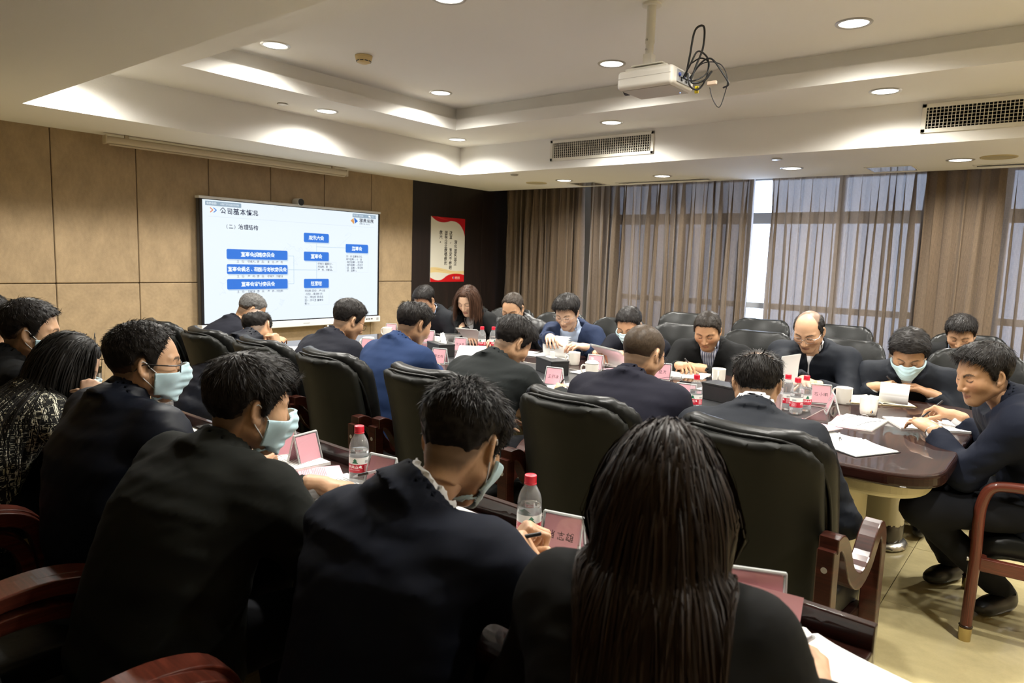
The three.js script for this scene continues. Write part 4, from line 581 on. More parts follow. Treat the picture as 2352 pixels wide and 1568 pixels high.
  mesh(J.name ?? 'jacket', J.uv ? boxUV(jg0) : jg0, J.mat, root);
  if (o.shirt) {
    const st = torso(-0.012), sf = (x, y, z) => {
      const rx = x - N.x, ry = y - N.y, rz = z - N.z, h = rx * nd.x + ry * nd.y + rz * nd.z, qx = rx - h * nd.x, qy = ry - h * nd.y, qz = rz - h * nd.z, rad = Math.sqrt(qx * qx + qy * qy + qz * qz), front = qx * fr.x + qy * fr.y + qz * fr.z, side = Math.abs(qx * s.x + qy * s.y + qz * s.z), H = o.shirt.h ?? 0.06;
      let d = smax(st(x, y, z), h - 0.01, 0.01); const hh = h + 0.0 + 0.5 * Math.max(0, front);
      let c = Math.max(Math.abs(rad - cr + 0.005 - (H * 0.5 - hh) * 0.2) - 0.006, Math.abs(hh - H * 0.5) - H * 0.55); if (front > 0 && o.shirt.open) c = Math.max(c, o.shirt.open * (hh / H + 0.25) - side);
      if (rad < cr - 0.012 && h > -0.05) d = Math.max(d, cr - 0.012 - rad);
      return Math.min(d, c);
    };
    const sg = nets(sf, ...boxOf([N, P], 0.2), o.shirt.cell ?? 0.0125, 1.5); mesh('shirt', o.shirt.uv ? boxUV(sg) : sg, o.shirt.mat, root);
    if (o.shirt.cuffs) for (const r of arms) { const g = lathe([[0.032, -0.045], [0.034, -0.0], [0.031, 0.0], [0.029, -0.045]], 20); g.applyMatrix4(new THREE.Matrix4().makeRotationFromQuaternion(new THREE.Quaternion().setFromUnitVectors(V(0, 1, 0), r.fa)).setPosition(r.W.clone().addScaledVector(r.fa, -0.008))); mesh('shirt_cuff', g, o.shirt.mat, root); }
  }
  // --- trousers and shoes
  const legs = hips.flatMap((r) => [cap(r.H, r.K, 0.088 * wide, 0.068), cap(r.K, r.A, 0.066, 0.05)]), seatE = ell([P.x, 0.55, P.z], [0.17, 0.1, 0.17]);
  mesh('trousers', nets((x, y, z) => { let d = seatE(x, y, z); for (const f of legs) d = smin(d, f(x, y, z), 0.03); d -= 0.004 * (1 - 2 * Math.abs(nz(x * 9 + seed, y * 14, z * 9))); return Math.max(d, 0.085 - y); }, ...boxOf(hips.flatMap((r) => [r.H, r.K, r.A]), 0.15), 0.026), o.trousers ?? cloth.trousers, root);
  for (const r of hips) { const g = shoe().clone(), d = o.feet ? V(r.K.x - r.A.x, 0, r.K.z - r.A.z).lengthSq() > 0.02 ? V(...(o.toe ?? [bf.x, 0, bf.z])) : bf : bf; g.applyMatrix4(new THREE.Matrix4().makeRotationY(Math.atan2(d.x, d.z)).setPosition(r.A.x, r.A.y - 0.088, r.A.z)); mesh('shoe', g, cloth.shoe, root); }
  // --- hair
  const h = o.hair;
  if (h.long) mesh('hair', longHair(h, fw, seed * 7 + 1, M, solid, h.n ?? 3000, h.long, h.steps ?? 20, h.floor), hairMaterial(h.color ?? [0]), root);
  else mesh('hair', shortHair(h, fw, seed * 13 + 5, h.fine ?? 0.006).applyMatrix4(M), hairMaterial(h.color ?? [0]), root);
  // --- mask, glasses
  if (o.mask) {
    const hfld = headField(fw, fem), noseM = ell([0, -0.03, 0.08], [0.02, 0.04, 0.035]), low = o.mask.drop ?? 0;
    const shell = nets((X, y0, z) => { const y = y0 + low, x = Math.abs(X), top = 0.004 - 0.022 * sstep(0.012, 0.06, x), bot = -0.118 + 0.03 * sstep(0.02, 0.065, x); let d = Math.abs(smin(hfld(x, y, z), noseM(x, y, z), 0.03) - 0.0080 - 0.0018 * Math.sin(y * 260) * sstep(0.06, 0.03, x)) - 0.0034; d = Math.max(d, y - top, bot - y, 0.018 - z + 0.0); return d; }, [-0.09, -0.145, -0.005], [0.09, 0.03, 0.13], 0.0036, 2.2);
    const mk = mesh('face_mask', shell.applyMatrix4(M), cloth.mask, root);
    for (const e of [1, -1]) mesh('ear_loop', join(tube([[e * 0.068, -0.028 - low, 0.035], [e * 0.078, -0.006, 0.012], [e * 0.085, 0.018, -0.012], [e * 0.085, 0.008, -0.026]], 0.0016, 10, 5), tube([[e * 0.062, -0.085 - low, 0.035], [e * 0.075, -0.055, 0.01], [e * 0.083, -0.028, -0.014], [e * 0.085, 0.004, -0.027]], 0.0016, 10, 5)).applyMatrix4(M), cloth.maskLoop, mk);
  }
  if (o.glasses) {
    const fm = o.glasses.metal ? cloth.metal : cloth.blackFrame, parts = [], rimR = 0.0011 * (o.glasses.thick ?? 1);
    for (const e of [1, -1]) {
      const rim = []; for (let i = 0; i < 20; i++) { const t = i / 20 * Math.PI * 2, c = Math.cos(t), sn = Math.sin(t); rim.push(V(e * 0.033 + 0.0255 * Math.sign(c) * Math.abs(c) ** 0.6, -0.006 + 0.0165 * Math.sign(sn) * Math.abs(sn) ** 0.7, 0.100 - 0.008 * (0.033 + 0.0255 * c * e) / 0.058)); }
      parts.push(tube(rim, rimR, 40, 5, true), tube([[e * 0.060, 0.004, 0.092], [e * 0.0765, 0.004, 0.075], [e * 0.081, 0.006, 0.03], [e * 0.083, 0.008, -0.012], [e * 0.082, -0.012, -0.036]], rimR * 1.1, 16, 5));
    }
    parts.push(tube([[0.009, 0.0, 0.1], [0, 0.003, 0.106], [-0.009, 0.0, 0.1]], rimR, 8, 5));
    const gg = mesh('glasses', join(parts).applyMatrix4(M), fm, root);
    for (const e of [1, -1]) { const g = new THREE.CircleGeometry(0.024, 20); g.scale(1, 0.66, 1); g.translate(e * 0.033, -0.006, 0.0965); mesh('lens', g.applyMatrix4(M), cloth.lens, gg); }
  }
  return { root, O, M, arms, N, P, a, s, fr };
}
// where each person sits and how they hold themselves (metres, degrees)
const POSE = {
  A0: { head: [0.91, 1.126, -3.774], yaw: 10, pitch: -8, body: 0 },
  A1: { head: [0.923, 1.123, -3.196], yaw: 20, pitch: -6, body: 5 },
  A2: { head: [0.936, 1.036, -2.842], yaw: 25, pitch: -32, body: 0, right: { at: [0.922, 0.93, -2.631], pose: 'fist', dir: [0.3, 0.85, -0.45], back: [-0.5, 0.2, 0.8] } },
  A3: { head: [0.939, 1.118, -2.214], yaw: 20, pitch: -3, body: -5, right: { at: [1.185, 0.79, -2.029], pose: 'rest' } },
  A4: { head: [0.939, 1.081, -1.614], yaw: 12, pitch: -12, body: -5, right: { at: [1.148, 0.79, -1.482], pose: 'rest' }, left: { at: [1.186, 0.8, -1.665], pose: 'rest', dir: [0.55, -0.05, 0.6] } },
  A5: { head: [1.075, 1.078, -0.997], yaw: -12, pitch: -32, body: -12, right: { at: [1.15, 0.81, -0.832], pose: 'pen', dir: [-0.15, 0.75, -0.45], back: [0.5, 0.2, 0.8], elbow: [0.25, -0.7, 1] }, left: { at: [1.174, 0.8, -0.942], pose: 'fist', dir: [0.4, 0.6, 0.2] } },
  A6: { head: [1.029, 1.098, -0.497], yaw: -24, pitch: -22, body: -15, right: { at: [1.18, 0.79, -0.278], pose: 'pen', dir: [0.8, 0.1, -0.35] }, left: { at: [1.125, 0.79, -0.594], pose: 'rest' } },
  B1: { head: [2.773, 1.032, -4.735], yaw: 20, pitch: -35, body: 5, right: { at: [2.946, 0.79, -4.656], pose: 'rest' } },
  B2: { head: [2.386, 0.986, -4.004], yaw: -25, pitch: -32, roll: -18, body: 0, right: { at: [2.432, 0.869, -3.844], pose: 'fist', dir: [-0.2, 0.9, -0.2] } },
  B3: { head: [2.661, 1.067, -3.438], yaw: 10, pitch: -25, body: 0 },
  B4: { head: [2.638, 1.096, -2.832], yaw: 8, pitch: -24, body: 0, right: { at: [2.869, 0.82, -2.894], pose: 'pinch' } },
  B5: { head: [2.705, 1.056, -2.18], yaw: 18, pitch: -36, body: 0, right: { at: [2.982, 0.79, -2.061], pose: 'pen' } },
  B6: { head: [2.672, 1.089, -1.426], yaw: 8, pitch: -20, body: -5 },
  B7: { head: [2.595, 1.041, -0.903], yaw: -18, pitch: -22, body: -15 },
  C1: { head: [4.425, 1.067, -4.621], yaw: 172, pitch: -35, body: 175 },
  C2: { head: [4.418, 1.103, -4.075], yaw: 165, pitch: -28, body: 170, right: { at: [4.109, 0.8, -3.73], pose: 'rest' }, left: { at: [4.256, 0.8, -3.625], pose: 'pinch' } },
  C3: { head: [4.503, 1.063, -3.642], yaw: 165, pitch: -30, body: 172 },
  C4: { head: [4.472, 1.07, -3.073], yaw: 168, pitch: -28, body: 172, right: { at: [4.033, 0.911, -2.913], pose: 'pinch' }, left: { at: [4.324, 0.84, -2.801], pose: 'pinch' } },
  C5: { head: [4.508, 1.016, -2.538], yaw: 172, pitch: -30, body: 178, right: { at: [4.222, 0.82, -2.622], pose: 'pinch' }, left: { at: [4.319, 0.82, -2.464], pose: 'pinch' } },
  C6: { head: [4.547, 1.026, -1.947], yaw: 168, pitch: -28, body: 172, right: { at: [4.293, 0.8, -2.014], pose: 'pen' }, left: { at: [4.381, 0.79, -1.905], pose: 'rest' } },
  C7: { head: [4.508, 1.091, -1.27], yaw: 182, pitch: -30, body: 180, right: { at: [4.111, 0.82, -1.148], pose: 'pinch' }, left: { at: [4.237, 0.8, -1.127], pose: 'rest' } },
  C8: { head: [4.506, 1.009, -0.712], yaw: 172, pitch: -34, body: 172, right: { at: [4.479, 0.8, -0.865], pose: 'pen' }, left: { at: [4.54, 0.79, -0.584], pose: 'rest' } },
  D1: { head: [5.907, 1.041, -0.619], yaw: 178, pitch: -28, body: 178 },
  E1: { head: [3.413, 1.069, -0.266], yaw: 227, pitch: -15, body: 252, right: { at: [3.826, 0.81, -0.386], pose: 'pen' }, left: { at: [3.47, 0.8, -0.432], pose: 'rest' } },
};
// ---------------------------------------------------------------- furniture
const mahogany = (s, k = 1) => dataTex(512, 512, (u, v, x, y) => { const w = nz(x * 0.006, y * 0.03, s) * 3, a = nz(x * 0.008 + s, y * 0.12 + w, s), b = nz(x * 0.02, y * 0.5, s + 3), c = nz(x * 0.3, y * 0.9, s + 5), q = k * (1 + 0.35 * a + 0.22 * b + 0.1 * c); return [0.20 * q, 0.094 * q, 0.068 * q]; }, true);
const woodTop = std({ map: mahogany(2, 0.72), roughness: 0.45, specularIntensity: 0.15, clearcoat: 0.55, clearcoatRoughness: 0.03 }), woodArm = std({ map: mahogany(7, 1.75), roughness: 0.4, specularIntensity: 0.4, clearcoat: 0.55, clearcoatRoughness: 0.1 }), woodLeg = std({ map: mahogany(5, 1.1), roughness: 0.4, specularIntensity: 0.35, clearcoat: 0.4, clearcoatRoughness: 0.15 }), woodDark = std({ map: mahogany(11, 0.6), roughness: 0.3, clearcoat: 0.6, clearcoatRoughness: 0.15 });
const leatherBump = dataTex(256, 256, (u, v, x, y) => { const n = 0.5 + 0.3 * nz(x * 0.35, y * 0.35, 2) + 0.3 * nz(x * 0.8, y * 0.8, 5); return [n, n, n]; });
const leather = std({ color: lin(0.007, 0.0075, 0.007), roughness: 0.36, bumpMap: leatherBump, bumpScale: 0.0005, specularIntensity: 0.45 }), leatherBack = std({ color: lin(0.008, 0.0085, 0.0065), roughness: 0.55, specularIntensity: 0.5, bumpMap: leatherBump, bumpScale: 0.0004 });
const cream = std({ color: lin(0.62, 0.56, 0.36), roughness: 0.35 }), steel = std({ color: lin(0.55, 0.54, 0.50), roughness: 0.3, metalness: 1 }), brass = std({ color: lin(0.55, 0.44, 0.22), roughness: 0.3, metalness: 1 });
// a bent flat strip of wood: centre line in (z, y), thickness t, width w across x
function strip(pts, t, w, x = 0, n = 40) {
  const c = new THREE.CatmullRomCurve3(pts.map(([z, y]) => V(z, y, 0)), false, 'centripetal'), A = [], B = [];
  for (let i = 0; i <= n; i++) { const p = c.getPoint(i / n), d = c.getTangent(i / n), k = typeof t === 'function' ? t(i / n) : t; A.push(new THREE.Vector2(p.x - d.y * k / 2, p.y + d.x * k / 2)); B.push(new THREE.Vector2(p.x + d.y * k / 2, p.y - d.x * k / 2)); }
  const g = new THREE.ExtrudeGeometry(new THREE.Shape([...A, ...B.reverse()]), { depth: w - 0.008, bevelEnabled: true, bevelSize: 0.004, bevelThickness: 0.004, bevelSegments: 2, steps: 1 });
  g.translate(0, 0, -w / 2 + 0.004); g.rotateY(-Math.PI / 2); g.translate(x, 0, 0); return boxUV(g, 0.8);
}
const rbox2 = (x, y, hx, hy, r) => { const qx = Math.abs(x) - hx + r, qy = Math.abs(y) - hy + r; return Math.min(Math.max(qx, qy), 0) + Math.hypot(Math.max(qx, 0), Math.max(qy, 0)) - r; };
// padded back: y up along the back, x across, z thickness; edges wrap forward
function padBack(hw, hh, t, rt, puff, lo, curve) {
  return nets((x, y, z) => { const r = mix(0.05, rt, sstep(-hh * 0.2, hh * 0.5, y)), w = hw - 0.025 * sstep(0, -hh, y), d2 = rbox2(x, y, w, hh, r), zc = z - curve * (x / hw) ** 2 + 0.03 * (y / hh) ** 2 - 0.012 * Math.sin(y * 6), th = t + puff * sstep(0, -0.14, d2), e = 0.02, q1 = d2 + e, q2 = Math.abs(zc) - th + e; return Math.min(Math.max(q1, q2), 0) + Math.hypot(Math.max(q1, 0), Math.max(q2, 0)) - e; }, [-hw - 0.05, -hh - 0.05, -0.17], [hw + 0.05, hh + 0.05, 0.2], 0.023, 1.4);
}
const TILT = 0.20, backM = new THREE.Matrix4().makeRotationX(-TILT).setPosition(0, 0.645, -0.245);
const geoCushion = boxUV(padBack(0.264, 0.36, 0.034, 0.13, 0.012, 0, 0.09).translate(0, 0, 0.028).applyMatrix4(backM)), geoShell = boxUV(padBack(0.253, 0.352, 0.022, 0.125, 0.004, 0, 0.09).translate(0, -0.004, -0.032).applyMatrix4(backM));
const geoSeat = boxUV(nets((x, y, z) => { const d2 = rbox2(x, z, 0.245, 0.255, 0.07), th = 0.055 + 0.012 * sstep(0, -0.15, d2), e = 0.035, q1 = d2 + e, q2 = Math.abs(y + 0.05 * sstep(0.12, 0.3, z)) - th + e; return Math.min(Math.max(q1, q2), 0) + Math.hypot(Math.max(q1, 0), Math.max(q2, 0)) - e; }, [-0.3, -0.15, -0.3], [0.3, 0.1, 0.3], 0.022).translate(0, 0.395, 0.02));
const welt = (() => { const p = []; for (let i = 0; i < 44; i++) { const a = i / 44 * 2 * Math.PI, c = Math.cos(a), s = Math.sin(a), x = 0.253 * Math.sign(c) * Math.abs(c) ** 0.5, y = 0.350 * Math.sign(s) * Math.abs(s) ** 0.5, z = -0.010 + 0.09 * (x / 0.253) ** 2 - 0.03 * (y / 0.352) ** 2; p.push(V(x, y, z).applyMatrix4(backM)); } return tube(p, 0.006, 60, 5, true); })();
const swoop = [-1, 1].map((e) => strip([[-0.285, 0.70], [-0.245, 0.70], [-0.20, 0.665], [-0.13, 0.565], [-0.04, 0.52], [0.05, 0.55], [0.11, 0.615], [0.15, 0.637], [0.185, 0.60], [0.192, 0.4], [0.187, 0.012]], (t) => 0.036 + 0.012 * Math.sin(t * 3.14), 0.056, e * 0.285, 36));
const rearLeg = [-1, 1].map((e) => strip([[-0.285, 0.685], [-0.28, 0.5], [-0.255, 0.3], [-0.27, 0.012]], 0.042, 0.05, e * 0.285, 24));
const doubleArm = [-1, 1].flatMap((e) => [strip([[0.255, 0.012], [0.262, 0.30], [0.262, 0.52], [0.225, 0.615], [0.12, 0.655], [-0.04, 0.645], [-0.16, 0.60], [-0.25, 0.52]], (t) => 0.034 + 0.006 * Math.sin(t * 6), 0.070, e * 0.283, 36), strip([[0.215, 0.36], [0.212, 0.50], [0.165, 0.575], [0.06, 0.600], [-0.06, 0.585], [-0.17, 0.535], [-0.245, 0.46]], 0.030, 0.066, e * 0.283, 28)]);
const screwG = cyl(0.009, 0.009, 0.008, 0, 0, 0, 12);
function armChair(kind) {
  const t = thing('conference_chair', '-', 'chair');
  mesh('seat', geoSeat, leather, t); const c = mesh('back_cushion', geoCushion, leather, t); mesh('back_shell', geoShell, leatherBack, t); mesh('piping', welt, leather, c);
  mesh('seat_frame', join(bx(0.52, 0.05, 0.44, 0, 0.315, 0, 0.006)), woodDark, t);
  if (kind === 'swoop') { swoop.forEach((g) => mesh('arm', g, woodLeg, t)); rearLeg.forEach((g, i) => { const l = mesh('rear_leg', g, woodLeg, t); for (const y of [0.63, 0.57]) mesh('screw', screwG.clone().rotateX(Math.PI / 2).translate((i ? 1 : -1) * 0.285, y, -0.303 + (0.6 - y) * 0.1), trimMetal, l); }); }
  else { doubleArm.forEach((g, i) => mesh(i % 2 ? 'lower_arm_strip' : 'arm', g, woodArm, t)); rearLeg.forEach((g) => mesh('rear_leg', g, woodArm, t)); }
  return t;
}
const chairKinds = {};
function placeChair(kind, x, z, turn, label, group) {
  const deg = Math.PI / 180; let c = chairKinds[kind];
  if (!c) { c = chairKinds[kind] = armChair(kind); c.position.set(x, 0, z); c.rotation.y = turn * deg; c.userData.label = label; c.userData.group = group; return c; }
  c = copyOf(c, label, [x, 0, z], turn * deg); c.userData.group = group; return c;
}
const gB = 'black leather chairs along the near side of the table', gA = 'chairs at the near desks', gC = 'black leather chairs along the window side of the table', gD = 'chairs of the second row by the curtains';
[[2.36, -0.74, 86, 'leather chair nearest the camera, behind the balding man with white collar'], [2.36, -1.40, 88, 'leather chair with its back to us behind the man with cropped hair'], [2.33, -2.16, 88, 'leather chair back behind the man in dark grey jacket'], [2.32, -2.82, 86, 'leather chair back left of the man in bright blue suit'], [2.32, -3.42, 86, 'leather chair behind the man whose glasses show before the screen'], [2.32, -4.02, 86, 'leather chair left of the man resting his head on a fist'], [2.32, -4.62, 84, 'far leather chair half hidden behind the man in mask and glasses']].forEach(([x, z, a, l]) => placeChair('swoop', x, z, a, l, gB));
[[4.88, -4.72, 'chair behind the first man at the far end by the poster'], [4.88, -4.14, 'chair behind the woman with bobbed hair'], [4.88, -3.55, 'chair behind the man in black leather jacket'], [4.88, -2.97, 'chair back beside the man in blue suit and glasses'], [4.88, -2.39, 'chair back left of the man with mask and checked shirt'], [4.88, -1.78, 'chair back left of the man writing in a black jacket'], [4.88, -1.20, 'chair back between the writing man and the bald man'], [4.90, -0.44, 'chair behind the man with mask and zipped jacket']].forEach(([x, z, l], k) => placeChair('swoop', x, z, -90 + (k % 3 - 1) * 3, l, gC));
[[6.12, -2.95, 'empty chair in the second row left of the curtain gap'], [6.12, -2.20, 'empty chair in the second row below the curtain gap'], [6.14, -1.53, 'empty chair in the second row behind the bald man'], [6.22, -0.62, 'chair of the young man in the second row']].forEach(([x, z, l]) => placeChair('swoop', x, z, -90, l, gD));
[[0.60, -0.44, 'wooden armed chair of the long haired woman in front'], [0.42, -0.96, 'chair of the man in navy suit, its back in the lower left corner'], [0.44, -1.58, 'double armed chair of the man in dark green jacket'], [0.45, -2.18, 'double armed chair of the man in navy windbreaker'], [0.46, -2.78, 'double armed chair of the woman in tweed'], [0.46, -3.38, 'chair of the young man in black at the left'], [0.46, -3.98, 'chair of the person cut by the left edge']].forEach(([x, z, l], k) => placeChair('double', x, z, 90, l, gA));
// chair at the table's end: round wooden tubes with brass feet
{
  const t = thing('guest_chair', 'wooden tube chair with brass feet under the man at the table end', 'chair', [3.56, 0, 0.03], 185 * Math.PI / 180);
  for (const e of [-1, 1]) { mesh('arm', tube([[e * 0.28, 0.05, 0.27], [e * 0.28, 0.35, 0.265], [e * 0.28, 0.585, 0.262], [e * 0.28, 0.645, 0.235], [e * 0.28, 0.66, 0.17], [e * 0.28, 0.655, 0.0], [e * 0.28, 0.64, -0.22], [e * 0.275, 0.60, -0.28]], 0.021, 60, 12), woodArm, t); mesh('rear_leg', tube([[e * 0.27, 0.0, -0.29], [e * 0.27, 0.4, -0.27], [e * 0.265, 0.62, -0.28]], 0.019, 20, 10), woodArm, t); mesh('brass_foot', cyl(0.024, 0.022, 0.055, e * 0.28, 0.0275, 0.27, 20), brass, t); mesh('collar_ring', lathe([[0.021, 0], [0.026, 0.004], [0.021, 0.008]], 20).translate(e * 0.28, 0.058, 0.27), woodDark, t); mesh('bolt', screwG.clone().rotateX(Math.PI / 2).translate(e * 0.28, 0.34, 0.288), trimMetal, t); }
  mesh('seat', geoSeat.clone().scale(0.96, 0.9, 0.98).translate(0, 0.04, 0), leather, t); mesh('side_rail', join(bx(0.03, 0.055, 0.52, -0.265, 0.325, 0, 0.006), bx(0.03, 0.055, 0.52, 0.265, 0.325, 0, 0.006), bx(0.52, 0.055, 0.03, 0, 0.325, 0.24, 0.006)), woodArm, t); mesh('backrest', geoCushion.clone().scale(0.9, 0.92, 1), leather, t);
}
// the conference table
{
  const x0 = 2.785, x1 = 4.48, z0 = -4.95, z1 = -0.305, cx = (x0 + x1) / 2, cz = (z0 + z1) / 2, hx = (x1 - x0) / 2, hz = (z1 - z0) / 2;
  const rr = (ix, r) => { const s = new THREE.Shape(), a = hx - ix, b = hz - ix; s.moveTo(-a + r, -b); s.lineTo(a - r, -b); s.quadraticCurveTo(a, -b, a, -b + r); s.lineTo(a, b - r); s.quadraticCurveTo(a, b, a - r, b); s.lineTo(-a + r, b); s.quadraticCurveTo(-a, b, -a, b - r); s.lineTo(-a, -b + r); s.quadraticCurveTo(-a, -b, -a + r, -b); return s; };
  const t = thing('conference_table', 'long glossy mahogany conference table with a dark centre strip', 'table', [cx, 0, cz]);
  const top = rr(0.014, 0.20), hole = new THREE.Path(); const ix0 = -0.30, ix1 = 0.22, iz0 = -1.95, iz1 = hz - 0.66; hole.moveTo(ix0, -iz1); hole.lineTo(ix0, -iz0); hole.lineTo(ix1, -iz0); hole.lineTo(ix1, -iz1); hole.closePath(); top.holes.push(hole);
  const ext = (s, d, bev) => { const g = new THREE.ExtrudeGeometry(s, { depth: d, bevelEnabled: bev > 0, bevelSize: bev, bevelThickness: bev, bevelSegments: 4, curveSegments: 16 }); g.rotateX(-Math.PI / 2); return boxUV(g, 1); };
  mesh('table_top', ext(top, 0.026, 0.014).translate(0, 0.710, 0), woodTop, t);
  mesh('centre_strip', bx(ix1 - ix0 - 0.006, 0.02, iz1 - iz0 - 0.006, (ix0 + ix1) / 2, 0.737, (iz0 + iz1) / 2, 0.002), std({ color: lin(0.022, 0.023, 0.025), roughness: 0.35 }), t);
  mesh('strip_border', join(bx(0.006, 0.006, iz1 - iz0, ix0, 0.7485, (iz0 + iz1) / 2, 0.001), bx(0.006, 0.006, iz1 - iz0, ix1, 0.7485, (iz0 + iz1) / 2, 0.001), bx(ix1 - ix0, 0.006, 0.006, (ix0 + ix1) / 2, 0.7485, iz1, 0.001)), steel, t);
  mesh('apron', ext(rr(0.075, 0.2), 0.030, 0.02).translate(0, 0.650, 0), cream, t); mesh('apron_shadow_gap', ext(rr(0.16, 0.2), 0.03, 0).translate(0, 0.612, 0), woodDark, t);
  for (const z of [hz - 0.62, 0, -hz + 0.62]) for (const e of [-1, 1]) {
    const p = mesh('pedestal', nets((x, y, zz) => Math.max(rbox2(x, zz, 0.12, 0.33, 0.118), Math.abs(y - 0.36) - 0.255), [-0.14, 0.08, -0.36], [0.14, 0.64, 0.36], 0.02).translate(e * 0.50, 0, z), cream, t);
    mesh('base_band', nets((x, y, zz) => Math.max(rbox2(x, zz, 0.122, 0.332, 0.12), Math.abs(y - 0.09) - 0.06), [-0.14, 0.01, -0.36], [0.14, 0.17, 0.36], 0.02).translate(e * 0.50, 0, z), woodDark, p); mesh('foot_plate', nets((x, y, zz) => Math.max(rbox2(x, zz, 0.155 - y * 0.5, 0.365 - y * 0.5, 0.14), Math.abs(y - 0.02) - 0.02), [-0.18, -0.02, -0.4], [0.18, 0.06, 0.4], 0.016).translate(e * 0.50, 0, z), steel, p);
  }
  mesh('modesty_panel', bx(0.02, 0.52, 3.2, 0, 0.36, 0, 0.003), std({ color: lin(0.10, 0.10, 0.09), roughness: 0.2 }), t);
}
// near desks with a raised front rail, and desks of the second row
function desk(cx, cz, len, turn, label) {       // local: front (rail) at +z
  const t = thing('desk', label, 'desk', [cx, 0, cz], turn * D2R_);
  mesh('desk_top', boxUV(bx(len, 0.03, 0.52, 0, 0.735, 0, 0.006)), woodTop, t); mesh('front_rail', boxUV(bx(len, 0.085, 0.022, 0, 0.7575, 0.268, 0.004)), woodTop, t); mesh('front_panel', boxUV(bx(len - 0.06, 0.60, 0.018, 0, 0.41, 0.225, 0.002)), woodDark, t);
  for (const e of [-1, 1]) { mesh('side_panel', boxUV(bx(0.03, 0.72, 0.46, e * (len / 2 - 0.03), 0.36, 0, 0.003)), woodDark, t); } mesh('shelf', bx(len - 0.08, 0.016, 0.28, 0, 0.60, 0.05, 0.002), woodDark, t);
  return t;
}
const D2R_ = Math.PI / 180;
desk(1.195, -1.27, 2.06, 90 - 1.2, 'long mahogany desk in the foreground with a raised front rail');
desk(1.075, -3.42, 2.06, 90, 'mahogany desk further left in front of the woman in tweed');
desk(5.50, -0.40, 2.0, -90, 'mahogany desk of the second row in front of the young man');
desk(5.50, -2.48, 2.0, -90, 'empty second row desk by the left curtain');
// ---------------------------------------------------------------- the people in the room
const tweedTex = canvasTex(512, 512, (c, w, h) => {
  c.fillStyle = '#0d0d0c'; c.fillRect(0, 0, w, h); const R = rng(31); c.lineCap = 'round';
  const yarn = (horizontal, lvl, n, wd) => { for (let k = 0; k < n; k++) { c.strokeStyle = lvl(R()); c.lineWidth = wd * (0.5 + R()); const a = R() * 512, len = 20 + R() * 70, b = horizontal ? Math.floor(R() * 9) * 57 + (R() - 0.5) * 40 : Math.floor(R() * 9) * 57 + (R() - 0.5) * 34; for (const s of [0, -512]) { c.beginPath(); const p = (t) => [a + t + s, b + Math.sin(t * 0.2 + k) * 2]; for (let i = 0; i <= 5; i++) { const [u, v] = p(i * len / 5); horizontal ? (i ? c.lineTo(u, v) : c.moveTo(u, v)) : (i ? c.lineTo(v, u) : c.moveTo(v, u)); } c.stroke(); } } };
  yarn(true, (r) => r < 0.35 ? '#efebd6' : r < 0.62 ? '#b3af98' : '#1b1b19', 900, 4); yarn(false, (r) => r < 0.45 ? '#f4f0dc' : r < 0.65 ? '#b9b49c' : '#0c0c0b', 1100, 4.5); yarn(true, () => '#060606', 260, 3.5); yarn(false, () => '#080808', 200, 3.5);
});
const checkTex = canvasTex(128, 128, (c) => { c.fillStyle = '#7b675c'; c.fillRect(0, 0, 128, 128); for (let i = 0; i < 4; i++) for (let j = 0; j < 4; j++) { c.fillStyle = (i + j) % 2 ? '#2a1d1c' : '#b7a48f'; c.fillRect(i * 32 + 4, j * 32 + 4, 22, 22); } });
const stripeTex = canvasTex(64, 16, (c) => { c.fillStyle = '#b9bcc8'; c.fillRect(0, 0, 64, 16); c.fillStyle = '#5a6078'; for (let k = 0; k < 4; k++) c.fillRect(k * 16, 0, 7, 16); });
const scaled = (t, k) => { const c = t.clone(); c.repeat.set(k, k); c.needsUpdate = true; return c; };
const M_ = {
  black: fab(0.011, 0.0115, 0.012), blackGreen: fab(0.014, 0.0155, 0.013), navy: fab(0.010, 0.013, 0.026), navyShell: fab(0.008, 0.011, 0.021, 0.5), navySuit: fab(0.0085, 0.012, 0.026, 0.8), puffer: fab(0.010, 0.012, 0.020, 0.55), charcoal: fab(0.014, 0.017, 0.017), ink: fab(0.012, 0.013, 0.021), plum: fab(0.010, 0.010, 0.020), blue: fab(0.018, 0.040, 0.115, 0.85), blueSuit: fab(0.022, 0.036, 0.085, 0.8), midnight: fab(0.009, 0.012, 0.019, 0.7), leatherJ: std({ color: lin(0.010, 0.010, 0.011), roughness: 0.42 }), greyBlack: fab(0.016, 0.018, 0.022),
  tweed: std({ map: scaled(tweedTex, 3.2), roughness: 0.95, bumpMap: scaled(tweedTex, 3.2), bumpScale: 0.002 }), check: std({ map: scaled(checkTex, 14), roughness: 0.9 }), stripe: std({ map: scaled(stripeTex, 16), roughness: 0.9 }), beige: fab(0.5, 0.4, 0.24),
};
const HAIR = { crop: { top: 0.012, side: 0.0055, strands: 4200, lift: 0.4, len: 0.015 }, neat: { top: 0.020, side: 0.008, strands: 4600, lift: 0.22, len: 0.025 }, full: { top: 0.026, side: 0.011, strands: 5000, lift: 0.25, len: 0.03, quiff: 0.008 } };
const cast = {};
const near = { cell: 0.0115 };
const put = (k, o) => { cast[k] = person({ ...(k[0] === 'C' || k[0] === 'D' ? { size: 1.045 } : {}), ...(k[0] === 'A' ? { torso: 0.45, neckBack: 0.05, shoulderDrop: 0.045 } : {}), ...POSE[k], seed: Object.keys(cast).length * 3 + 2, ...o }); };
const fineHair = { fine: 0.0050 };
put('A0', { label: 'person with dark hair cut off by the left edge', jacket: { mat: M_.black }, hair: { ...HAIR.neat } });
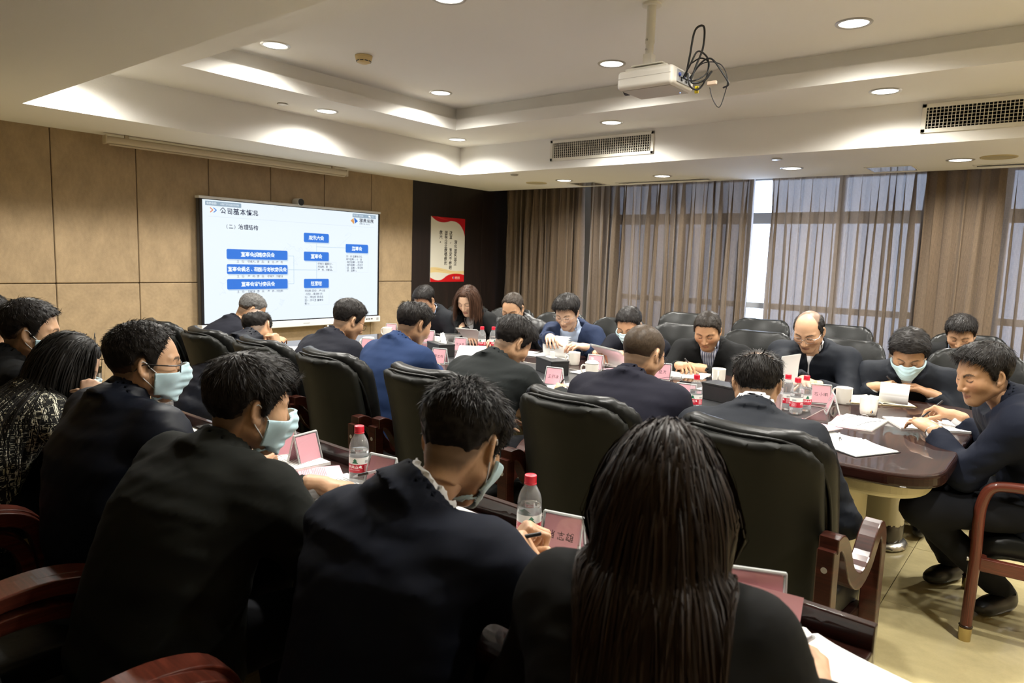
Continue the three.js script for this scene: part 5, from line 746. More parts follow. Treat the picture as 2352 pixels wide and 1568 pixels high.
put('A1', { label: 'young man in black jacket and face mask at far left', jacket: { mat: M_.black, collarH: 0.06 }, shirt: { mat: cloth.paleBlue, h: 0.05, open: 0.02 }, hair: { ...HAIR.crop, top: 0.022, side: 0.005, len: 0.022, strands: 4500, ...fineHair }, mask: {}, tone: 0 });
put('A2', { label: 'woman with long black hair in black and white tweed jacket, hand at her cheek', fem: true, fw: 0.93, tone: 3, size: 0.97, jacket: { mat: M_.tweed, uv: true, name: 'tweed_jacket', fold: 0.003, ...near }, hair: { long: 0.42, n: 3000, steps: 14, width: 0.0034, color: [0.014, 0.013, 0.012], drift: V(-1.1, 0, -1.3), mass: 5 }, mask: {} });
put('A3', { label: 'man in navy windbreaker with glasses and face mask, seen in profile', wide: 1.08, jacket: { mat: M_.navyShell, collarH: 0.065, fold: 0.0042, ...near }, hair: { ...HAIR.crop, top: 0.018, side: 0.004, recede: 0.012, strands: 8000, len: 0.018, lift: 0.5, width: 0.0018, ...fineHair }, mask: {}, glasses: { thick: 1.7 }, fine: 0.004 });
put('A4', { label: 'man in dark green black jacket and face mask leaning on the near desk', wide: 1.1, jacket: { mat: M_.blackGreen, collarH: 0.055, fold: 0.005, yoke: true, cuff: 0.015, ...near }, shirt: { mat: cloth.white, h: 0.05, cuffs: true, open: 0.02 }, hair: { ...HAIR.full, top: 0.024, side: 0.012, strands: 11000, len: 0.034, lift: 0.2, width: 0.0017, ...fineHair }, mask: {}, fine: 0.004 });
put('A5', { neckLen: 0.06, shoulderDrop: 0.07, neckLeft: 0.045, label: 'man in navy suit with white shirt collar writing at the near desk', wide: 1.0, jacket: { mat: M_.navySuit, collarH: 0.05, collarR: 0.074, fold: 0.005, ...near }, shirt: { mat: cloth.white, h: 0.066, open: 0.02 }, hair: { ...HAIR.full, top: 0.024, side: 0.010, quiff: 0, strands: 13000, len: 0.03, lift: 0.42, width: 0.0016, ...fineHair }, mask: {}, fine: 0.004 });
put('A6', { label: 'woman with long straight dark hair and black blazer writing in the foreground', fem: true, fw: 0.93, tone: 1, jacket: { mat: M_.black, fold: 0.004, collarH: 0.012, ...near }, hair: { long: 0.62, n: 5000, steps: 16, width: 0.0031, color: [0.019, 0.0115, 0.008], thick: 0.014, mass: 9, gather: 0.098 } });
put('B1', { label: 'grey haired man with glasses and dark jacket in front of the wall screen', jacket: { mat: M_.ink }, hair: { ...HAIR.crop, top: 0.010, side: 0.004, grey: 0.5, color: [0.05, 0.045, 0.04] }, glasses: {}, tone: 2 });
put('B2', { label: 'balding man in dark hooded jacket resting his head on his fist', jacket: { mat: M_.puffer, collarH: 0.085, collarR: 0.078, quilt: 0.07 }, hair: { ...HAIR.crop, top: 0.012, side: 0.010, bald: 0.9, baldZ: -0.02, baldL: 0.085 } });
put('B3', { label: 'man with glasses and dark jacket seated before the wall screen', jacket: { mat: M_.ink, collarH: 0.05 }, hair: { ...HAIR.neat, top: 0.020, side: 0.007 }, glasses: {} });
put('B4', { label: 'man in bright blue suit holding a sheet of paper', jacket: { mat: M_.blue, collarH: 0.05 }, hair: { ...HAIR.crop, top: 0.018, side: 0.009, len: 0.026, strands: 5200, bald: 0.35, baldZ: -0.05, baldL: 0.04 }, tone: 2 });
put('B5', { label: 'man in dark grey jacket bending over his notes', wide: 1.05, jacket: { mat: M_.charcoal, collarH: 0.055 }, hair: { ...HAIR.full, strands: 6000 } });
put('B6', { label: 'man with close cropped brown hair in navy jacket, back to us', wide: 1.08, fw: 1.08, jacket: { mat: M_.plum, collarH: 0.05 }, hair: { top: 0.007, side: 0.0045, strands: 5200, len: 0.007, lenSide: 0.006, lift: 0.6, rough: 0.001, color: [0.045, 0.031, 0.020], nape: -0.01, ...fineHair }, glasses: {}, tone: 0 });
put('B7', { label: 'man with thinning hair and white shirt collar, back to us at the near table corner', wide: 1.06, jacket: { mat: M_.midnight, collarH: 0.05, collarR: 0.076, ...near }, shirt: { mat: cloth.white, h: 0.085, open: 0.02 }, hair: { ...HAIR.neat, top: 0.016, side: 0.010, strands: 10000, len: 0.032, lenSide: 0.024, lift: 0.1, width: 0.0017, bald: 0.55, baldZ: -0.05, baldL: 0.045, nape: 0.012, ...fineHair } });
put('C1', { label: 'man in dark jacket looking down below the poster', jacket: { mat: M_.greyBlack, collarH: 0.05 }, hair: { ...HAIR.neat }, shirt: { mat: cloth.paleBlue, h: 0.05, open: 0.02 } });
put('C2', { label: 'woman with bobbed brown hair, black suit and white shirt reading papers', fem: true, fw: 0.92, tone: 3, jacket: { mat: M_.black, vee: [0.055, 0.42], lapel: true }, shirt: { mat: cloth.white, h: 0.05, open: 0.03 }, hair: { long: 0.23, n: 2200, steps: 9, part: 0.01, width: 0.004, color: [0.05, 0.024, 0.014], back: 0.5 } });
put('C3', { label: 'man with glasses in black leather jacket beside the curtain', jacket: { mat: M_.leatherJ, collarH: 0.05, quilt: 0.11 }, hair: { ...HAIR.crop, top: 0.009, side: 0.005, recede: 0.014, color: [0.035, 0.025, 0.017], grey: 0.15 }, glasses: {}, fw: 1.06 });
put('C4', { label: 'man in blue suit and silver glasses turning the pages of a report', jacket: { mat: M_.blueSuit, vee: [0.095, 0.34], lapel: true }, shirt: { mat: cloth.paleBlue, h: 0.055, open: 0.03 }, hair: { ...HAIR.full, top: 0.030, side: 0.010, strands: 5200 }, glasses: { metal: true }, tone: 3 });
put('C5', { label: 'man in face mask and checked shirt reading a sheet', jacket: { mat: M_.ink, vee: [0.07, 0.62] }, shirt: { mat: M_.check, uv: true, h: 0.05, open: 0.02 }, hair: { ...HAIR.neat, top: 0.018, grey: 0.28, greySide: true }, mask: {}, tone: 0 });
put('C6', { label: 'man in black jacket over a striped shirt writing with a pen', wide: 1.08, jacket: { mat: M_.black, vee: [0.055, 0.60], collarH: 0.05 }, shirt: { mat: M_.stripe, uv: true, h: 0.06, open: 0.03 }, hair: { ...HAIR.crop, top: 0.014, side: 0.008, grey: 0.35, greySide: true, color: [0.025, 0.02, 0.016] }, tone: 2, fw: 1.05 });
put('C7', { label: 'bald man with silver glasses and dark zipped jacket holding a booklet', wide: 1.08, jacket: { mat: M_.midnight, vee: [0.034, 0.84], collarH: 0.055 }, shirt: { mat: cloth.white, h: 0.06, open: 0.03 }, hair: { ...HAIR.crop, top: 0.008, side: 0.007, bald: 1, baldZ: 0.045, baldL: 0.155, strands: 1800 }, glasses: { metal: true, thick: 1.2 }, tone: 1, fine: 0.004 });
put('C8', { label: 'man in face mask and zipped navy jacket turning a page', wide: 1.1, jacket: { mat: M_.midnight, vee: [0.030, 0.85], collarH: 0.055 }, shirt: { mat: cloth.white, h: 0.06, open: 0.03, cuffs: true }, hair: { ...HAIR.full, top: 0.030, side: 0.013, strands: 6000, part: 0.03 }, mask: {}, tone: 2, fine: 0.004 });
put('D1', { label: 'young man in black hooded jacket sitting alone in the second row', jacket: { mat: M_.black, collarH: 0.08, collarR: 0.085, vee: [0.06, 0.7] }, shirt: { mat: cloth.paleBlue, h: 0.05, open: 0.03 }, hair: { ...HAIR.full, top: 0.026, side: 0.008 }, tone: 0, fw: 1.04 });
put('E1', { neckLen: 0.045, label: 'man in navy suit with watch writing at the end of the table, in profile', wide: 1.06, jacket: { mat: M_.navySuit, collarH: 0.05, cuff: 0.02, fold: 0.005, ...near }, shirt: { mat: cloth.white, h: 0.008, cuffs: true, open: 0.03 }, hair: { ...HAIR.full, top: 0.024, side: 0.012, strands: 9000, len: 0.034, lift: 0.14, width: 0.0017, recede: 0.006, ...fineHair }, tone: 2, fine: 0.0034, feet: [[3.66, 0.085, -0.12], [3.86, 0.085, -0.34]], knees: [[3.26, 0.50, -0.42], [3.52, 0.50, -0.47]], toe: [-0.9, 0, -0.45] });
// ---------------------------------------------------------------- things on the table and desks
const TH = 0.75, pageTex = (seed, o = {}) => canvasTex(420, 594, (c, w, h) => {
  c.fillStyle = o.bg ?? '#f1f1ee'; c.fillRect(0, 0, w, h); const R = rng(seed); c.fillStyle = o.ink ?? '#6f7072';
  if (o.title) write(c, o.title, 120, 60, 26, { color: '#3a3034', weight: 0.1 });
  for (let y = o.top ?? 70; y < (o.bottom ?? h - 60); y += o.step ?? 19) { let x = 48 + (R() < 0.2 ? 26 : 0); const end = w - 48 - (R() < 0.25 ? R() * 180 : 0); while (x < end) { const l = 7 + R() * 5; if (R() > 0.08) c.fillRect(x, y, l, o.hand ? 3 + R() * 4 : 6); x += l + 3; } if (o.hand && R() < 0.4) y += 20; }
});
const paperWhite = std({ color: lin(0.80, 0.80, 0.79), roughness: 0.85 }), paperEdge = std({ color: lin(0.72, 0.71, 0.68), roughness: 0.9 }), pinkPaper = std({ color: lin(0.68, 0.40, 0.44), roughness: 0.85 }), pageMats = [1, 2, 3].map((s) => std({ map: pageTex(s), roughness: 0.85 })), noteMat = std({ map: pageTex(8, { hand: true, bottom: 330, step: 24 }), roughness: 0.85 }), pinkPage = std({ map: pageTex(5, { bg: '#dda9b3', title: '公司会议程', top: 130, bottom: 420, ink: '#8a6a72' }), roughness: 0.85 });
// a sheet lying along +z from its near edge, lifted by fn(u, v)
function sheetGeo(w, l, fn = () => 0, nu = 8, nv = 12) { const g = new THREE.PlaneGeometry(w, l, nu, nv); g.rotateX(-Math.PI / 2); const p = g.attributes.position; for (let i = 0; i < p.count; i++) p.setY(i, fn(p.getX(i) / w + 0.5, 0.5 - p.getZ(i) / l)); g.computeVertexNormals(); return g; }
function papers(label, x, z, turn, o = {}) {
  const t = thing(o.name ?? 'paper_stack', label, o.cat ?? 'papers', [x, o.y ?? TH, z], turn * D2R, o.group), w = o.w ?? 0.21, l = o.l ?? 0.297, h = o.h ?? 0.004;
  mesh('stack', bx(w, h, l, 0, h / 2, 0, 0.0005, 1), paperEdge, t); mesh('top_sheet', sheetGeo(w, l, (u, v) => h + 0.0006 + (o.curl ?? 0.002) * ((u - 0.5) ** 2 * 2 + (1 - v) * 0.3)), o.mat ?? pageMats[Math.round(Math.abs(x * 7)) % 3], t);
  if (o.under) mesh('under_sheet', sheetGeo(w, l, () => 0.0008).rotateY(0.12).translate(0.015, 0, -0.01), o.under, t);
  return t;
}
function openBook(label, x, z, turn, o = {}) {          // opened notebook: cover, two page blocks with a rise at the spine
  const t = thing('open_notebook', label, 'notebook', [x, o.y ?? TH, z], turn * D2R), w = o.w ?? 0.17, l = o.l ?? 0.24;
  mesh('cover', bx(w * 2 + 0.01, 0.003, l + 0.008, 0, 0.0015, 0, 0.001), o.cover ?? cloth.blackFrame, t);
  for (const e of [-1, 1]) { const f = (u, v) => { const s = e > 0 ? u : 1 - u; return 0.004 + 0.013 * Math.exp(-s * 7) * (1 - Math.exp(-s * 30)) + 0.004 * (1 - s); }; mesh('page', sheetGeo(w, l, f, 16, 4).translate(e * w / 2, 0, 0), e > 0 ? o.right ?? noteMat : o.left ?? paperWhite, t); mesh('page_block', bx(w - 0.004, 0.004, l - 0.004, e * w / 2, 0.005, 0, 0.001), paperEdge, t); }
  return t;
}
const petMat = std({ color: lin(0.97, 0.985, 1), roughness: 0.05, transmission: 0.88, thickness: 0, ior: 1.45 }), waterMat = std({ color: lin(0.96, 0.98, 1), roughness: 0.0, transmission: 1, thickness: 0.05, ior: 1.33 }), capRed = std({ color: lin(0.62, 0.012, 0.035), roughness: 0.35 });
const labelTex = canvasTex(800, 220, (c, w, h) => {
  c.fillStyle = '#e9ebe8'; c.fillRect(0, 0, w, h); c.fillStyle = '#c11c34'; c.fillRect(0, 96, w, 124); for (const x0 of [90, 490]) { c.fillStyle = '#0f6a48'; c.beginPath(); c.moveTo(x0 + 60, 8); c.lineTo(x0 + 92, 50); c.lineTo(x0 + 74, 48); c.lineTo(x0 + 104, 82); c.lineTo(x0 + 16, 82); c.lineTo(x0 + 46, 48); c.lineTo(x0 + 28, 50); c.fill(); write(c, '农夫山泉', x0 - 40, 112, 44, { color: '#ffffff', weight: 0.15 }); c.fillStyle = '#f3d9dd'; c.font = '20px sans-serif'; c.fillText('NONGFU SPRING', x0 - 34, 184); c.fillRect(x0 + 180, 110, 120, 3); for (let k = 0; k < 7; k++) c.fillRect(x0 + 182, 120 + k * 13, 60 + (k * 37) % 60, 5); c.fillStyle = '#555'; for (let k = 0; k < 22; k++) c.fillRect(x0 + 190 + k * 4, 40, 1 + (k * 7) % 3, 40); }
});
const labelMat = std({ map: labelTex, roughness: 0.4 });
const BOT = [[0.0001, 0.004], [0.018, 0.002], [0.028, 0.0], [0.0315, 0.006], [0.032, 0.03], [0.0312, 0.035], [0.0312, 0.085], [0.032, 0.090], [0.0318, 0.098], [0.0308, 0.102], [0.0312, 0.110], [0.030, 0.122], [0.026, 0.136], [0.0185, 0.150], [0.0138, 0.158], [0.0132, 0.166]];
const gBot = lathe(BOT, 36), gCap = join(lathe([[0.0145, 0.163], [0.0155, 0.164], [0.0155, 0.180], [0.0145, 0.1825], [0.0001, 0.183]], 28), lathe([[0.0135, 0.158], [0.016, 0.159], [0.016, 0.1615], [0.0135, 0.1625]], 28)), gLab = lathe([[0.0321, 0.036], [0.0321, 0.0845]], 40);
function bottle(label, x, z, turn, o = {}) {
  const t = thing('water_bottle', label, 'bottle', [x, o.y ?? TH, z], turn * D2R, 'small water bottles with red caps'), lv = o.fill ?? 0.105; mesh('bottle_body', gBot, petMat, t);
  const inside = BOT.filter((p) => p[1] < lv).map(([r, y]) => [Math.max(0.0001, r - 0.0012), y + 0.0012]); inside.push([inside[inside.length - 1][0], lv], [0.0001, lv]); mesh('water', lathe(inside, 32), waterMat, t); mesh('cap', gCap, capRed, t); mesh('label', gLab, labelMat, t);
}
const acrylic = std({ color: lin(0.97, 0.98, 0.98), roughness: 0.03, transmission: 1, thickness: 0, ior: 1.45 }), cardMats = new Map();
function cardMat(text) { if (!cardMats.has(text)) cardMats.set(text, std({ map: canvasTex(320, 300, (c, w, h) => { c.fillStyle = '#e0a5b0'; c.fillRect(0, 0, w, h); const s = text.length > 2 ? 66 : 74, wd = textWidth(text, s, 1.24); write(c, text, (w - wd) / 2, 118, s, { color: '#2c1a20', weight: 0.085, pitch: 1.24, slant: 0.02 }); }), roughness: 0.7 })); return cardMats.get(text); }
function nameCard(text, label, x, z, turn, o = {}) {     // faces local +z
  const t = thing('name_card', label, 'name card', [x, o.y ?? TH, z], turn * D2R), w = o.w ?? 0.105, h = o.h ?? 0.105, lean = 0.30, hy = h * Math.cos(lean), dz = h * Math.sin(lean);
  for (const e of [1, -1]) {
    const m = new THREE.Matrix4().makeRotationX(-lean).premultiply(new THREE.Matrix4().makeRotationY(e > 0 ? 0 : Math.PI)).setPosition(0, hy / 2 + 0.001, e * dz / 2);
    const pl = mesh('acrylic_plate', join(bx(w, h, 0.0025, 0, 0, 0.0022, 0.0006, 1), bx(w, h, 0.0025, 0, 0, -0.0022, 0.0006, 1)).applyMatrix4(m), acrylic, t); mesh('acrylic_edge', join(bx(w, 0.004, 0.008, 0, h / 2, 0, 0.001, 1), bx(w, 0.004, 0.008, 0, -h / 2, 0, 0.001, 1), bx(0.003, h, 0.007, w / 2, 0, 0, 0.001, 1), bx(0.003, h, 0.007, -w / 2, 0, 0, 0.001, 1)).applyMatrix4(m), acrylicEdge, pl);
    const g = new THREE.PlaneGeometry(w - 0.012, h - 0.012); g.translate(0, 0, 0.0005); mesh('card_face', g.applyMatrix4(m), cardMat(text), t);
  }
}
const acrylicEdge = std({ color: lin(0.80, 0.82, 0.82), roughness: 0.1, transmission: 0.5, thickness: 0 });
const china = std({ color: lin(0.78, 0.76, 0.70), roughness: 0.15, clearcoat: 0.5 }), mugTex = canvasTex(512, 160, (c, w, h) => { c.fillStyle = '#e6e2d8'; c.fillRect(0, 0, w, h); for (const x of [128, 384]) { c.fillStyle = '#d89a4f'; c.beginPath(); c.moveTo(x, 48); c.lineTo(x - 16, 68); c.lineTo(x - 2, 88); c.fill(); c.fillStyle = '#23406f'; c.beginPath(); c.moveTo(x + 2, 48); c.lineTo(x + 17, 66); c.lineTo(x + 1, 88); c.fill(); c.fillStyle = '#4b4a48'; for (let k = 0; k < 9; k++) c.fillRect(x - 46 + k * 10.4, 98, 7.5, 8); for (let k = 0; k < 14; k++) c.fillRect(x - 46 + k * 6.6, 111, 4.6, 3); } });
const mugPrint = std({ map: mugTex, roughness: 0.15, clearcoat: 0.5 }), gMugIn = lathe([[0.0001, 0.006], [0.036, 0.007], [0.0385, 0.03], [0.0395, 0.088], [0.041, 0.0905], [0.0425, 0.089]], 40), gMugOut = lathe([[0.033, 0.001], [0.037, 0.006], [0.0405, 0.03], [0.0425, 0.089]], 40), gMugBase = lathe([[0.0001, 0.004], [0.031, 0.004], [0.033, 0.001]], 32), gHandle = tube([[0.040, 0.074, 0], [0.056, 0.077, 0], [0.067, 0.062, 0], [0.064, 0.038, 0], [0.052, 0.024, 0], [0.039, 0.024, 0]], 0.0048, 28, 8);
function mug(label, x, z, turn, lid) {
  const t = thing('tea_mug', label, 'mug', [x, TH, z], turn * D2R); mesh('cup', gMugOut, mugPrint, t); mesh('inside', join(gMugIn, gMugBase), china, t); mesh('handle', gHandle, china, t);
  if (lid) { const l = mesh('lid', lathe([[0.045, 0.091], [0.045, 0.094], [0.030, 0.106], [0.010, 0.111], [0.0001, 0.111]], 36), china, t); mesh('knob', lathe([[0.0001, 0.127], [0.007, 0.126], [0.009, 0.120], [0.005, 0.114], [0.006, 0.110]], 24), china, l); }
}
const boxLeather = std({ color: lin(0.012, 0.012, 0.013), roughness: 0.45, bumpMap: leatherBump, bumpScale: 0.0006 });
function tissueBox(label, x, z, turn, kind) {
  const t = thing('tissue_box', label, 'tissue box', [x, 0.747, z], turn * D2R); mesh('box', boxUV(bx(0.235, 0.085, 0.125, 0, 0.0425, 0, 0.004), 4), boxLeather, t); mesh('lid', boxUV(bx(0.239, 0.014, 0.129, 0, 0.088, 0, 0.004), 4), boxLeather, t);
  if (kind === 'tissue') { const g = nets((X, y, Z) => { const r = Math.hypot(X * 0.8, Z * 1.8) - 0.036 * (1 - y * 9) - 0.006 * Math.sin(Math.atan2(Z, X) * 5 + y * 40); return Math.max(Math.abs(r) - 0.004, -y, y - 0.075 - 0.02 * nz(X * 40, 0, Z * 40)); }, [-0.08, -0.01, -0.05], [0.08, 0.1, 0.05], 0.004); mesh('tissue', g.translate(-0.03, 0.093, 0), paperWhite, t); mesh('paper_packet', bx(0.05, 0.038, 0.03, 0.065, 0.113, 0, 0.003), paperWhite, t); }
  else if (kind === 'packet') { mesh('paper_packet', join(bx(0.030, 0.045, 0.024, 0.0, 0.117, 0, 0.003), bx(0.075, 0.006, 0.05, 0.03, 0.098, 0.008, 0.002)), paperWhite, t); }
}
const penBody = std({ color: lin(0.02, 0.02, 0.022), roughness: 0.3 }), penClear = std({ color: lin(0.75, 0.77, 0.8), roughness: 0.08, transmission: 0.6, thickness: 0 });
function pen(label, a, b, clear) {                      // from point a (nib) to b
  const A = V(...a), B = V(...b), L = A.distanceTo(B), t = thing('pen', label, 'pen', a), q = new THREE.Quaternion().setFromUnitVectors(V(0, 1, 0), B.clone().sub(A).normalize()); t.quaternion.copy(q);
  mesh('barrel', lathe([[0.0001, 0], [0.0008, 0.001], [0.0035, 0.012], [0.0045, 0.02], [0.0045, L - 0.002], [0.004, L], [0.0001, L]], 16), clear ? penClear : penBody, t); mesh('grip', lathe([[0.0048, 0.018], [0.0053, 0.022], [0.0053, 0.045], [0.0048, 0.05]], 16), penBody, t); mesh('clip', bx(0.002, 0.032, 0.003, 0.0062, L - 0.022, 0, 0.0008), steel, t);
}
function penIn(label, who, side, clear) {               // held between thumb and forefinger
  const c = cast[who], r = c.arms[side === 'left' ? 0 : 1], e = side === 'left' ? -1 : 1, W = (p) => V(p[0] * e, p[1], p[2]).applyMatrix4(r.HM).add(c.O).toArray(); pen(label, W([-0.052, 0.125, -0.088]), W([-0.004, 0.075, 0.045]), clear);
}
function foldedGlasses(label, x, z, turn) {
  const t = thing('reading_glasses', label, 'glasses', [x, TH + 0.006, z], turn * D2R), fr = []; for (const e of [-1, 1]) { const p = []; for (let i = 0; i < 16; i++) { const a = i / 16 * 2 * Math.PI; p.push(V(e * 0.033 + 0.024 * Math.cos(a), 0.018 + 0.016 * Math.sin(a), 0)); } fr.push(tube(p, 0.001, 32, 5, true)); }
  fr.push(tube([[-0.009, 0.02, 0], [0, 0.023, 0.002], [0.009, 0.02, 0]], 0.001, 6, 5)); mesh('rims', join(fr), cloth.metal, t); for (const e of [-1, 1]) mesh('temple_arm', tube([[e * 0.058, 0.026, 0], [e * 0.060, 0.026, -0.02], [e * 0.052, 0.02, -0.09], [e * 0.045, 0.006, -0.135]], 0.0013, 18, 5), cloth.blackFrame, t); for (const e of [-1, 1]) mesh('lens', new THREE.CircleGeometry(0.023, 18).scale(1, 0.66, 1).translate(e * 0.033, 0.018, 0), cloth.lens, t);
}
// --- tissue boxes on the centre strip
tissueBox('black tissue box with white packet in front of the man in blue suit', 3.64, -2.60, 62, 'packet'); tissueBox('black tissue box with a pulled tissue at the far end of the table', 3.64, -3.62, 68, 'tissue'); tissueBox('black tissue box beside the balding man with white collar', 3.62, -1.42, 75, 'plain');
// --- mugs
mug('white mug with emblem between the blue suit and the name card', 4.03, -2.69, 150); mug('white mug with diamond emblem in front of the masked man in zipped jacket', 3.83, -0.76, 35); mug('plain white mug behind the diamond emblem mug', 4.05, -0.93, 70); mug('white mug behind the black tissue box and balding man', 4.14, -1.68, 200); mug('white mug at the far end under the wall screen', 4.02, -4.66, 100); mug('white mug left of the man before the wall screen', 3.50, -4.80, 190, true); mug('white mug beside the elbow of the man before the screen', 3.42, -4.18, 160); mug('lidded white tea cup behind the cropped haired man', 3.68, -2.32, 120, true);
// --- water bottles
bottle('water bottle on the table left of the black tissue box', 3.25, -1.43, 200); bottle('front bottle of the three beside the balding man', 3.58, -1.04, 120); bottle('left rear bottle of the three beside the balding man', 3.65, -1.11, 160, { fill: 0.14 }); bottle('right rear bottle of the three beside the balding man', 3.69, -1.03, 60, { fill: 0.12 }); bottle('left of two far bottles before the woman with bobbed hair', 4.11, -3.63, 40); bottle('right of two far bottles before the man in leather jacket', 4.18, -3.57, 80); bottle('bottle half hidden behind the cropped haired man', 3.95, -2.16, 10);
bottle('water bottle on the second row desk behind the masked man', 5.40, -1.07, 150, { y: 0.75 });
bottle('water bottle beside the name card near the foreground woman', 1.375, -1.035, 250); bottle('water bottle beside the hands of the man in dark green jacket', 1.385, -1.735, 230); bottle('water bottle beyond the man in navy windbreaker', 1.27, -2.83, 155);
// --- name cards (pink in clear tents)
nameCard('周迪平', 'pink name card before the masked man in checked shirt', 3.96, -2.47, -75); nameCard('王剑波', 'pink name card at the hand of the man in dark grey jacket', 3.29, -2.33, -80); nameCard('亚文', 'pink name card right of the cropped haired man', 3.98, -1.98, -75); nameCard('', 'pink name card edge left of the water bottle', 3.40, -1.55, -80); nameCard('石小明', 'pink name card in front of the bald man', 3.97, -1.03, -68); nameCard('石', 'clear tent card turned sideways before the emblem mug', 3.73, -0.905, 20); nameCard('苏迪里', 'pink name card before the woman with bobbed hair', 3.92, -3.68, -72); nameCard('李志科', 'pink name card beside the paper of the man in bright blue suit', 3.34, -3.33, -72); nameCard('尹', 'pink name card behind the man before the screen', 3.31, -4.05, -70); nameCard('黄', 'pink name card at the far end by the mug', 4.19, -4.80, -70); nameCard('刘', 'pink name card behind the tissue box at the far end', 4.08, -4.20, -70);
nameCard('肖志雄', 'pink name card right of the foreground water bottle', 1.385, -0.935, -76); nameCard('刘心怡', 'pink name card in front of the long haired woman', 1.385, -0.455, -66, { w: 0.12, h: 0.115 }); nameCard('申鸣', 'pink name card beside the bottle of the man in dark green jacket', 1.40, -1.635, -80); nameCard('', 'first of two tent cards beside the mask of the man in dark green jacket', 1.37, -2.16, -20); nameCard('', 'second of two tent cards, nearer the desk rail', 1.385, -2.03, 10);
// --- papers and notebooks on the big table
papers('white report with reading glasses on it beside the emblem mug', 3.59, -0.75, 88, { under: pinkPaper, l: 0.3, w: 0.19, h: 0.006 }); foldedGlasses('reading glasses with black arms lying on the white report', 3.60, -0.70, 60);
openBook('open notebook with white pages beside the balding man', 3.10, -0.70, 62, { cover: cloth.blackFrame, right: paperWhite }); papers('pink meeting sheet lying over the open notebook', 3.20, -0.90, 70, { mat: pinkPage, h: 0.001, y: TH + 0.02, name: 'pink_sheet', cat: 'paper' }); pen('clear pen lying in the fold of the open notebook', [3.06, TH + 0.022, -0.70], [3.20, TH + 0.022, -0.74], true);
papers('note pad under the hands of the man at the table end', 3.78, -0.50, 30, { h: 0.008, w: 0.24, l: 0.3 }); papers('folder page at the elbow of the man at the table end', 3.86, -0.38, 40, { h: 0.006, w: 0.15, l: 0.22 });
openBook('open yellowish notebook under the hands of the masked man in zipped jacket', 4.28, -0.82, -62, { cover: brass, left: std({ color: lin(0.74, 0.70, 0.55), roughness: 0.85 }), right: std({ color: lin(0.74, 0.70, 0.55), roughness: 0.85 }) });
papers('sheets in front of the man writing in black jacket', 4.25, -1.93, -78, { h: 0.01, w: 0.25, l: 0.32 }); { const t = thing('tablet', 'black tablet under the writing sheets', 'tablet', [4.12, TH, -1.79], -78 * D2R); mesh('case', bx(0.2, 0.008, 0.26, 0, 0.004, 0, 0.003), penBody, t); mesh('glass', bx(0.19, 0.001, 0.25, 0, 0.0084, 0, 0.0003), std({ color: lin(0.01, 0.01, 0.012), roughness: 0.08 }), t); }
foldedGlasses('thin reading glasses on the table before the writing man', 4.0, -1.86, 20);
papers('white strip of paper right of the water bottle', 3.84, -1.62, 85, { h: 0.002, w: 0.12, l: 0.21 }); papers('white sheet behind the tissue box packet', 3.83, -2.47, 88, { h: 0.002, w: 0.1, l: 0.2 });
papers('pink sheet beside the name card of the masked man', 4.12, -2.30, 70, { mat: pinkPage, h: 0.002, name: 'pink_sheet', cat: 'paper' }); openBook('tan notebook under the arms of the masked man in checked shirt', 4.24, -2.50, -80, { w: 0.14, l: 0.2 });
openBook('open notebook under the report of the man in blue suit', 4.24, -3.02, -84, { w: 0.16 }); papers('loose pages left of the man in blue suit', 4.22, -3.28, -80, { h: 0.004, w: 0.16, l: 0.22 });
papers('sheet under the hand of the man in dark grey jacket', 3.26, -2.20, 75, { h: 0.004, w: 0.21, l: 0.24, mat: noteMat }); papers('papers before the man resting his head', 3.02, -4.45, 60, { h: 0.006 }); { const t = thing('phone', 'dark phone lying beside the papers at the far table end', 'phone', [3.22, TH, -4.20], 40 * D2R); mesh('case', bx(0.075, 0.008, 0.15, 0, 0.004, 0, 0.003), penBody, t); mesh('glass', bx(0.07, 0.001, 0.145, 0, 0.0084, 0, 0.0003), std({ color: lin(0.02, 0.03, 0.05), roughness: 0.05 }), t); }
papers('papers before the woman with bobbed hair', 4.26, -4.05, -75, { h: 0.006 }); papers('pink folder at the far end by the first man', 4.28, -4.45, -80, { mat: pinkPage, h: 0.004, name: 'pink_sheet', cat: 'paper' }); papers('small white note right of the far bottles', 4.0, -3.42, 60, { h: 0.002, w: 0.1, l: 0.14 });
// curled pages held up by hands
function heldPages(label, c, right, up, w, l, bend, mat, n = 1) {       // sheet centre c, its width axis and its length axis in the world
  const t = thing('held_paper', label, 'paper', c), R_ = V(...right).normalize(), U = V(...up).normalize(), Nn = R_.clone().cross(U).normalize();
  for (let k = 0; k < n; k++) { const g = new THREE.PlaneGeometry(w, l, 10, 14), p = g.attributes.position; for (let i = 0; i < p.count; i++) { const x = p.getX(i), y = p.getY(i), v = y / l + 0.5, a = bend * (1 + k * 0.1), th = a * v, yy = Math.abs(a) > 0.01 ? l / a * Math.sin(th) : y + l / 2, zz = Math.abs(a) > 0.01 ? l / a * (1 - Math.cos(th)) : 0, q = R_.clone().multiplyScalar(x).addScaledVector(U, yy - l / 2).addScaledVector(Nn, zz + k * 0.003); p.setXYZ(i, q.x, q.y, q.z); } g.computeVertexNormals(); mesh('page', g, k ? paperWhite : mat, t); }
}
heldPages('white sheet held up by the man in bright blue suit', [3.0, 0.845, -2.76], [0.25, 0.05, 0.9], [0.8, 0.42, -0.25], 0.18, 0.25, 0.4, pageMats[0], 2);
heldPages('curled report pages lifted by the man in blue suit', [4.14, 0.83, -2.98], [0.15, 0, 0.95], [-0.75, 0.6, 0], 0.19, 0.21, -2.6, pageMats[1], 4);
